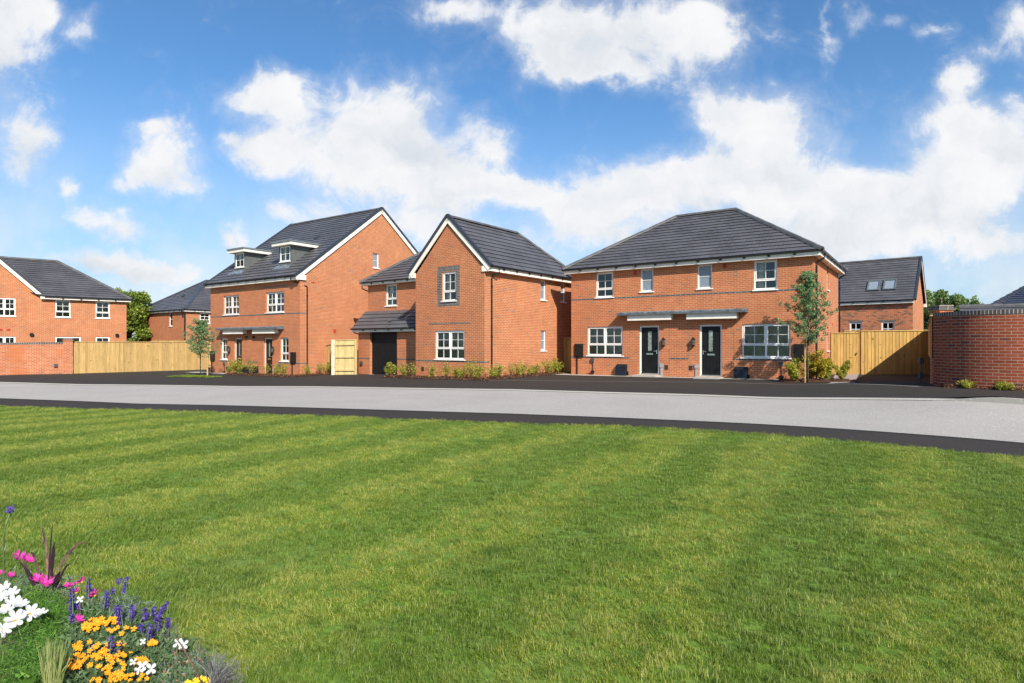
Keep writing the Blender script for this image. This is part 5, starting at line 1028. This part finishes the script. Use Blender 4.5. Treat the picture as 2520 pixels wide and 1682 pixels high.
# little grass areas by the houses
def grasspatch(quad, n, label):
    a, b, c, d = [Vector(p) for p in quad]; random.seed(4); cs = []
    for _ in range(n): s, t = random.random(), random.random(); p = (a*(1-s)+b*s)*(1-t)+(d*(1-s)+c*s)*t; cs.append((p.x, p.y, zg(p.x, p.y)+.05))
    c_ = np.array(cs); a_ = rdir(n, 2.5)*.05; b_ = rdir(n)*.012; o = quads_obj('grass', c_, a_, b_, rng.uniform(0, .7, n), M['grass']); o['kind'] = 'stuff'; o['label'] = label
patch('grass_verge', [(-18.6, 32.3), (-15.6, 31.0), (-15.2, 31.6), (-18.2, 33.9)], M['lawn'], .05)
grasspatch([(-18.6, 32.3), (-15.6, 31.0), (-15.2, 31.6), (-18.2, 33.9)], 5000, 'small grass patch round the foot of the left young tree')
patch('grass_verge', [(1.9, 29.2), (3.2, 29.3), (3.8, 30.0), (2.6, 30.5)], M['lawn'], .05)
grasspatch([(1.9, 29.2), (3.2, 29.3), (3.8, 30.0), (2.6, 30.5)], 1500, 'strip of shaded grass before the short fence between two houses')
cl = [(random.uniform(-70, 70), random.uniform(-48, -38), random.uniform(1, 9.5), random.uniform(1.6, 2.8)) for _ in range(170)]
cc = np.array([c[:3] for c in cl]); n = 22000; ix = rng.integers(0, len(cl), n); d = rdir(n)*rng.uniform(.3, 1, n)[:, None]**.5*np.array([c[3] for c in cl])[ix][:, None]
wd_ = quads_obj('woodland', cc[ix]+d, rdir(n)*.28, rdir(n)*.2, rng.uniform(0, .6, n), M['leaf_tree2']); wd_['kind'] = 'stuff'; wd_['label'] = 'belt of trees across the green, mirrored in the windows'
# ------------------------------------------------------------------ flower bed in the near left corner
def bd(y): return 2.95-(y-1390)/290*.80
def fp(x, y, d=0): return at(x, y, bd(y)+d)
sb = MB(); n_ = 16
for j in range(n_+1):
    for i in range(n_+1):
        y = 1.4+1.75*j/n_; x = -4.0+(-.98-1.35*(y-2.1)+4.0)*i/n_; e = min(i/n_, 1-i/n_, j/n_, 1-j/n_); sb.v.append((x, y, zg(x, y)+.015+.07*S(e*5)+random.random()*.015))
for j in range(n_):
    for i in range(n_): k = j*(n_+1)+i; sb.f.append((k, k+1, k+n_+2, k+n_+1)); sb.uv += [(0, 0)]*4
q = sb.build('flower_bed', M['soil'], None, True); q['kind'] = 'structure'
def plant(name, x, y, label, cat, group=None):
    p = fp(x, y); return empty(name, (p.x, p.y, .03), 0, label, cat, group), Vector((p.x, p.y, .03))
def petals(parent, c, r, np_, m, face, cup=.25, name='flower', centre='petal_yellow', wide=.52):
    face = Vector(face).normalized(); a = face.orthogonal().normalized(); b = face.cross(a); vs, fs, va = [], [], []
    for k in range(np_):
        t = 2*math.pi*k/np_+random.uniform(-.12, .12); d = a*math.cos(t)+b*math.sin(t); s = face.cross(d); L = r*random.uniform(.88, 1.1); i = len(vs); w_ = r*wide*2.6/np_*1.35
        pr = [(0, .12), (.35, .75), (.7, 1.0), (.93, .72), (1.0, .25)]; cp = cup*random.uniform(.6, 1.5)
        for u, wd in pr:
            z = face*(cp*r*u*u*1.2+.002*k); fold = face*(r*.06*wd); vs += [c+d*L*u-s*w_*wd+z+fold, c+d*L*u+z, c+d*L*u+s*w_*wd+z+fold]
        for j in range(4):
            for h_ in (0, 1): q = i+j*3+h_; fs.append((q, q+1, q+4, q+3)); va.append(random.uniform(.1, .9))
    off = parent.location; me = bpy.data.meshes.new(name); me.from_pydata([tuple(v-off) for v in vs], [], fs); at_ = me.attributes.new('var', 'FLOAT', 'FACE'); at_.data.foreach_set('value', va); me.materials.append(m); me.update(); o = bpy.data.objects.new(name, me); COL.objects.link(o); o.parent = parent
    if centre:
        cc = MB(); cc.tube([c-off, c-off+face*r*.10, c-off+face*r*.22], [r*.20, r*.20, r*.08], 8); cc.build('flower_centre', M[centre], o)
    return o
def stems(parent, base, tips, m='stem', r=.0022, bow=.04):
    t = MB(); o = parent.location
    for p in tips: b = base+Vector((random.gauss(0, .04), random.gauss(0, .04), 0)); mid = (b+p)/2+Vector((random.gauss(0, bow), random.gauss(0, bow), .03)); t.tube([b-o, mid-o, p-o], [r*1.2, r, r*.8], 5)
    return t.build('stems', M[m], parent, True)
def foliage(parent, regions, n, size, m, width, up=.5, name='foliage', low=.0):
    """regions: photo ellipses (cx,cy,rx,ry) whose plants fill the space between soil and that height"""
    c, va = [], []
    for _ in range(n):
        (cx, cy, rx, ry) = random.choice(regions); a = random.uniform(0, 6.28); r_ = math.sqrt(random.random()); p = fp(cx+rx*r_*math.cos(a), cy+ry*r_*math.sin(a)); k = random.random()
        p.z -= (k**2)*max(0, p.z-.04)*.75*(1-low); p.x += random.gauss(0, .012); p.y += random.gauss(0, .03); c.append(p-parent.location); va.append(random.uniform(.05, .95)-.25*k)
    c = np.array(c); va = np.array(va); a = rdir(n, up); q = rdir(n); b = np.cross(a, q); b /= np.linalg.norm(b, axis=1, keepdims=True); s = size*rng.uniform(.6, 1.3, n)[:, None]
    return quads_obj(name, c, a*s, b*s*width, va, M[m], parent)
def blades(parent, lst, m, name='blades', w_=.006, n=9, droop=None):
    """lst: (base, tip, arch height, width)"""
    vs, fs, va = [], [], []; o = parent.location
    for (b, t, arch, wd) in lst:
        i = len(vs); d = (t-b); sd = d.cross(Vector((0, 1, .2))).normalized(); tone = random.random()
        for k in range(n+1):
            u = k/n; p = b+d*u+Vector((0, 0, arch))*math.sin(math.pi*u)*(.5+.5*u); ww = wd*(math.sin(math.pi*min(1, u*.85+.15))**.8)*(1 if k < n else .05); vs += [p-sd*ww-o, p+sd*ww-o]
        for k in range(n): q = i+2*k; fs.append((q, q+1, q+3, q+2)); va.append(min(1, max(0, tone+random.uniform(-.1, .1))))
    me = bpy.data.meshes.new(name); me.from_pydata([tuple(v) for v in vs], [], fs); at_ = me.attributes.new('var', 'FLOAT', 'FACE'); at_.data.foreach_set('value', va); me.materials.append(M[m]); me.update(); ob = bpy.data.objects.new(name, me); COL.objects.link(ob); ob.parent = parent; return ob
random.seed(17)
GF = 'plants in the mixed flower bed'
camd = lambda p: (Vector((0, 0, EYE))-p).normalized()
# white cosmos
o, b = plant('white_cosmos', 40, 1560, 'white daisy-like cosmos clump with feathery leaves at the left edge', 'flowering plant', GF); tips = []
for (x, y, r, tilt) in ((10, 1450, 18, .7), (30, 1462, 18, 1.0), (4, 1470, 17, .6), (32, 1487, 22, .9), (52, 1490, 18, 1.2), (15, 1504, 20, 1.0), (38, 1526, 25, .15), (74, 1510, 23, .25), (101, 1512, 17, 1.5), (5, 1552, 20, .4)):
    p = fp(x, y, -.05); r = r/F*p.y; tips.append(p); petals(o, p, r*.92, 7, M['petal_white'], camd(p)+Vector((random.gauss(0, .25), 0, tilt)), .25)
stems(o, b, tips); foliage(o, [(45, 1500, 60, 45), (80, 1560, 90, 45), (130, 1520, 60, 50), (60, 1620, 80, 50), (95, 1480, 60, 35)], 9000, .016, 'leaf_fern', .07, .3)
# pink cosmos
for k, (bx, by, lb, fl) in enumerate(((70, 1440, 'magenta cosmos with drooping blooms at the top left of the bed', ((46, 1374, 15), (68, 1382, 15), (25, 1419, 9), (3, 1414, 9))), (110, 1470, 'pair of magenta cosmos blooms above the white flowers', ((92, 1430, 17), (114, 1438, 18))), (200, 1500, 'magenta cosmos among the violet spikes', ((203, 1434, 13), (173, 1446, 12), (188, 1460, 12), (234, 1467, 14), (192, 1528, 13))))):
    o, b = plant('pink_cosmos', bx, by, lb, 'flowering plant', GF); tips = []
    for (x, y, r) in fl: p = fp(x, y, -.02); tips.append(p); petals(o, p, r/F*p.y, 7, M['petal_pink'], camd(p)*.6+Vector((random.gauss(0, .5), 0, 1.0)), .45)
    stems(o, b, tips); foliage(o, [(bx, by, 45, 28), (bx+20, by+15, 40, 25)], 1500, .015, 'leaf_fern', .08)
# violet salvia
sal = [((177, 1446, 177, 1512), (174, 1512, 180, 1535)), ((218, 1426, 218, 1472), (228, 1450, 225, 1470)), ((262, 1455, 261, 1495), (276, 1450, 277, 1462)), ((285, 1493, 289, 1520), (295, 1492, 293, 1542)), ((325, 1490, 326, 1527), (358, 1498, 359, 1528), (378, 1498, 379, 1516)), ((413, 1484, 380, 1530), (392, 1515, 390, 1552), (415, 1522, 412, 1545)), ((312, 1421, 305, 1460), (292, 1427, 292, 1436)), ((368, 1540, 370, 1576), (345, 1540, 352, 1560)), ((274, 1568, 270, 1612), (298, 1588, 290, 1604), (232, 1590, 230, 1596)), ((186, 1488, 200, 1500), (196, 1490, 176, 1500))]
sl = ['tallest violet salvia spike at the left beside the ferny leaves', 'violet salvia spike behind the magenta blooms', 'violet salvia spike standing right of the magenta blooms', 'double violet salvia spikes above the orange marigolds', 'three slim violet salvia spikes in the middle of the row', 'curved violet salvia spikes at the right end of the row', 'pale violet lavender heads at the top against the lawn', 'short dark violet salvia spikes low at the right', 'violet salvia spikes rising through the orange marigolds', 'bright violet floret cluster at the left of the marigolds']
for k, (sps, lb) in enumerate(zip(sal, sl)):
    x0 = sps[0][2]; y0 = sps[0][3]; o, b = plant('violet_salvia', x0, y0+30, lb, 'flowering plant', 'violet salvia plants'); tips = []
    for (x1, y1, x2, y2) in sps:
        p1, p2 = fp(x1, y1), fp(x2, y2); p1 = at(x1, y1, bd(y2)); p2 = at(x2, y2, bd(y2)); tips.append(p1); n = int(30+(p1-p2).length*1700); tt = rng.uniform(0, 1, n); c = np.array([p1+(p2-p1)*t for t in tt])+rng.normal(0, 1, (n, 3))*(.0014+.0040*np.sin(np.pi*np.clip(tt*.8+.12, 0, 1)))[:, None]; c -= np.array(o.location)
        a = rdir(n, .3)*.0052; q_ = rdir(n); bb = np.cross(a, q_); bb /= np.linalg.norm(bb, axis=1, keepdims=True); quads_obj('flower_spike', c, a, bb*.0036, rng.uniform(0, 1, n)**(1.6 if k != 6 else .5), M['petal_violet'], o)
    stems(o, b, tips, 'stem', .0018, .01); foliage(o, [(x0+6, y0+38, 26, 22), (x0, y0+60, 30, 20)], 330, .020, 'leaf_sage', .28)
# orange marigolds
for k, (nf, reg, lb) in enumerate(((34, ((235, 1533, 36, 9), (222, 1545, 22, 8), (262, 1528, 28, 7)), 'upper patch of small orange marigolds among violet spikes'), (120, ((215, 1605, 50, 14), (235, 1620, 62, 20), (262, 1640, 50, 20), (285, 1665, 28, 15), (185, 1630, 20, 18), (245, 1590, 66, 14)), 'large patch of orange marigolds at the bottom of the bed'), (44, ((352, 1628, 22, 8), (340, 1668, 34, 10), (310, 1612, 30, 10), (375, 1583, 10, 6), (238, 1672, 18, 9), (300, 1550, 40, 12)), 'loose orange marigolds between the white gaura flowers'))):
    o, b = plant('orange_marigold', reg[0][0], reg[0][1]+25, lb, 'flowering plant', 'orange marigold plants'); tips = []; n_f = 0
    for j in range(nf):
        (cx, cy, rx, ry) = reg[j % len(reg)]; a = random.uniform(0, 6.28); r_ = math.sqrt(random.random()); x, y = cx+rx*r_*math.cos(a), cy+ry*r_*math.sin(a); p = fp(x, y, -.04); tips.append(p)
        if j < 100: petals(o, p, random.uniform(4.6, 7.0)/F*p.y, 5, M['petal_orange'], camd(p)*1.1+Vector((random.gauss(0, .4), 0, random.uniform(.1, .8))), .12, centre='marigold_centre', wide=.46)
    stems(o, b, tips[::3], 'stem', .0014, .01); foliage(o, [(c0, c1+14, r0, r1+8) for (c0, c1, r0, r1) in reg], 2600 if k == 1 else 1300, .014, 'leaf_sage', .22)
o, b = plant('yellow_flowers', 495, 1685, 'bright yellow flowers at the bottom edge of the bed', 'flowering plant', GF); tips = []
for j in range(12): x, y = random.uniform(462, 528), random.uniform(1670, 1684); p = fp(x, y, -.02); tips.append(p); petals(o, p, 6.5/F*p.y, 5, M['petal_yellow'], camd(p)+Vector((random.gauss(0, .3), 0, .7)), .15, centre=None)
stems(o, b, tips, 'stem', .0015, .01); foliage(o, [(490, 1680, 50, 14)], 500, .014, 'leaf_sage', .2)
# white gaura and coral buds
for k, (bx, by, fl, lb) in enumerate(((200, 1500, ((196, 1477, 9),), 'single small white and pink gaura flower among the magenta blooms'), (440, 1640, ((437, 1583, 12), (452, 1588, 12)), 'white gaura pair at the right on a reddish stem'), (355, 1660, ((348, 1640, 14), (373, 1647, 14), (329, 1630, 9), (340, 1650, 11), (352, 1580, 8)), 'cluster of white gaura flowers beside the orange marigolds'))):
    o, b = plant('white_gaura', bx, by, lb, 'flowering plant', 'white gaura plants'); tips = []
    for (x, y, r) in fl: p = fp(x, y, -.07); tips.append(p); petals(o, p, r/F*p.y, 4, M['petal_white'], camd(p)+Vector((random.gauss(0, .3), 0, .3)), .1, centre=None, wide=.36)
    stems(o, b, tips, 'twig', .0016, .02)
    if k: 
        cx = bx+(15 if k == 1 else 60); foliage(o, [(cx, by-8, 55, 38), (cx+30, by+15, 50, 25)], 900, .012, 'leaf_silver', .2); foliage(o, [(cx, by-10, 55, 36)], 170, .008, 'petal_coral', .3, .6, 'buds')
# purple fountain grass
o, b = plant('purple_grass', 120, 1452, 'dark purple fountain grass with long arching blades at the left', 'ornamental grass', GF); L_ = []
for (x0, y0, x1, y1, ar, wd) in ((118, 1440, 130, 1284, .02, .0045), (124, 1400, 101, 1286, .0, .006), (126, 1420, 134, 1332, .01, .009), (120, 1440, 112, 1310, -.02, .006), (124, 1425, 213, 1333, .05, .004), (128, 1440, 254, 1398, .20, .004), (136, 1452, 181, 1390, .05, .005), (90, 1440, 18, 1372, .07, .005), (85, 1440, 45, 1382, .02, .008), (95, 1410, 71, 1365, .05, .007), (82, 1442, 60, 1400, .01, .010), (128, 1455, 150, 1405, .01, .010), (130, 1456, 172, 1456, .03, .005), (135, 1462, 168, 1488, .03, .006), (122, 1490, 132, 1450, .01, .009), (150, 1568, 95, 1570, .02, .008)):
    d_ = bd(1440); L_.append((at(x0, y0, d_), at(x1, y1, d_+random.uniform(-.1, .1)), ar, wd))
blades(o, L_, 'purpleblade')
# verbena
o, b = plant('verbena', 9, 1500, 'single tall verbena stem with a small mauve head at the left edge', 'flowering plant', GF); d_ = bd(1440); t = MB(); PP = [at(9, 1500, d_), at(8, 1370, d_), at(12, 1300, d_), at(26, 1256, d_)]; t.tube([p-o.location for p in PP], [.004, .0035, .003, .002], 6); t.build('stems', M['stem'], o, True)
c = np.array([PP[-1]]*90)+rng.normal(0, .0075, (90, 3))-np.array(o.location); quads_obj('flower_head', c, rdir(90, .4)*.006, rdir(90)*.004, rng.uniform(.6, 1, 90), M['petal_violet'], o)
blades(o, [(at(9, 1360, d_), at(3, 1338, d_), 0, .002), (at(9, 1360, d_), at(16, 1336, d_), 0, .002), (at(11, 1305, d_), at(7, 1294, d_), 0, .0015)], 'leaf_silver')
# silver foliage, straw grass, broad leaves, seed-head grass
o, b = plant('silver_foliage_plant', 60, 1450, 'fine silver-green foliage at the top edge of the bed', 'plant', GF); foliage(o, [(30, 1425, 45, 20), (90, 1425, 50, 18), (150, 1435, 45, 18), (240, 1480, 40, 20), (290, 1480, 50, 25), (330, 1500, 40, 20)], 2600, .020, 'leaf_silver', .09, .9)
o, b = plant('straw_grass', 130, 1640, 'tuft of pale straw-green grass in the middle of the bed', 'ornamental grass', GF); L_ = []
for _ in range(190): x = random.uniform(90, 165); bx = 128+(x-128)*.6; L_.append((at(bx, 1690, 2.12), at(x+random.uniform(-14, 24), random.uniform(1560, 1650), 2.2+random.uniform(-.08, .08)), random.uniform(0, .03), .0013))
blades(o, L_, 'straw')
for k, (cx, cy, lb) in enumerate(((65, 1672, 'light green crinkled leaves at the bottom left of the bed'), (225, 1662, 'broad dark green leaf under the orange marigolds'), (315, 1600, 'pointed green leaves right of the orange marigolds'))):
    o, b = plant('broad_leaved_plant', cx, cy+15, lb, 'plant', GF); L_ = []
    for j in range(9 if k != 1 else 6): a = random.uniform(-1.4, 1.4); r_ = random.uniform(20, 38); L_.append((at(cx+math.sin(a)*4, cy+14, bd(cy)-.05), at(cx+math.sin(a)*r_, cy+8-math.cos(a)*r_*.5, bd(cy)-.09), .03, .017 if k != 2 else .010))
    blades(o, L_, 'leaf_fern' if k == 0 else 'leaf_sage')
o, b = plant('seed_head_grass', 545, 1690, 'wispy mauve-grey seed-head grass at the right end of the bed', 'ornamental grass', GF); L_ = []
for _ in range(110):
    a = random.uniform(-.75, 1.35); r_ = random.uniform(35, 112)*(1 if a < .9 else .75); L_.append((at(530+random.uniform(-18, 18), 1690, 2.08), at(530+math.sin(a)*r_, 1690-math.cos(a)*r_*.95, 2.1+random.uniform(-.1, .15)), .015, .0011))
blades(o, L_, 'greyblade'); foliage(o, [(510, 1640, 60, 30), (545, 1665, 50, 15), (460, 1600, 50, 30), (400, 1560, 40, 25)], 2200, .011, 'greyblade', .12, 1.2, 'seed_heads', .5)
L_ = [(at(482, 1655, 2.1), at(425, 1565, 2.2), .02, .005), (at(500, 1690, 2.08), at(470, 1625, 2.12), .0, .003), (at(542, 1690, 2.08), at(538, 1648, 2.1), 0, .005), (at(560, 1690, 2.08), at(552, 1650, 2.1), 0, .003), (at(535, 1690, 2.08), at(512, 1610, 2.1), 0, .0025)]
blades(o, L_, 'purpleblade', 'dark_stalks')
o, b = plant('dried_stems', 20, 1640, 'dry brown stems and leaves at the lower left corner', 'plant', GF); L_ = []
for _ in range(26): x = random.uniform(-5, 55); y = random.uniform(1560, 1680); a = random.uniform(-1.6, 1.6); L_.append((fp(x, y, -.06), fp(x+math.sin(a)*35, y-math.cos(a)*35, -.08), .01, .0012))
blades(o, L_, 'purpleblade', 'dry_stalks'); foliage(o, [(30, 1640, 50, 40), (100, 1600, 60, 40)], 3000, .018, 'leaf_fern', .07, .6)
o, b = plant('green_filler_plant', 330, 1660, 'mixed green leaves filling the bed behind the white gaura', 'plant', GF); foliage(o, [(300, 1540, 60, 28), (370, 1600, 60, 40), (420, 1650, 60, 35), (330, 1660, 90, 25), (220, 1520, 60, 25), (480, 1670, 60, 20), (470, 1640, 50, 30), (420, 1590, 50, 30), (350, 1530, 50, 25)], 7600, .017, 'leaf_sage', .24, .5)
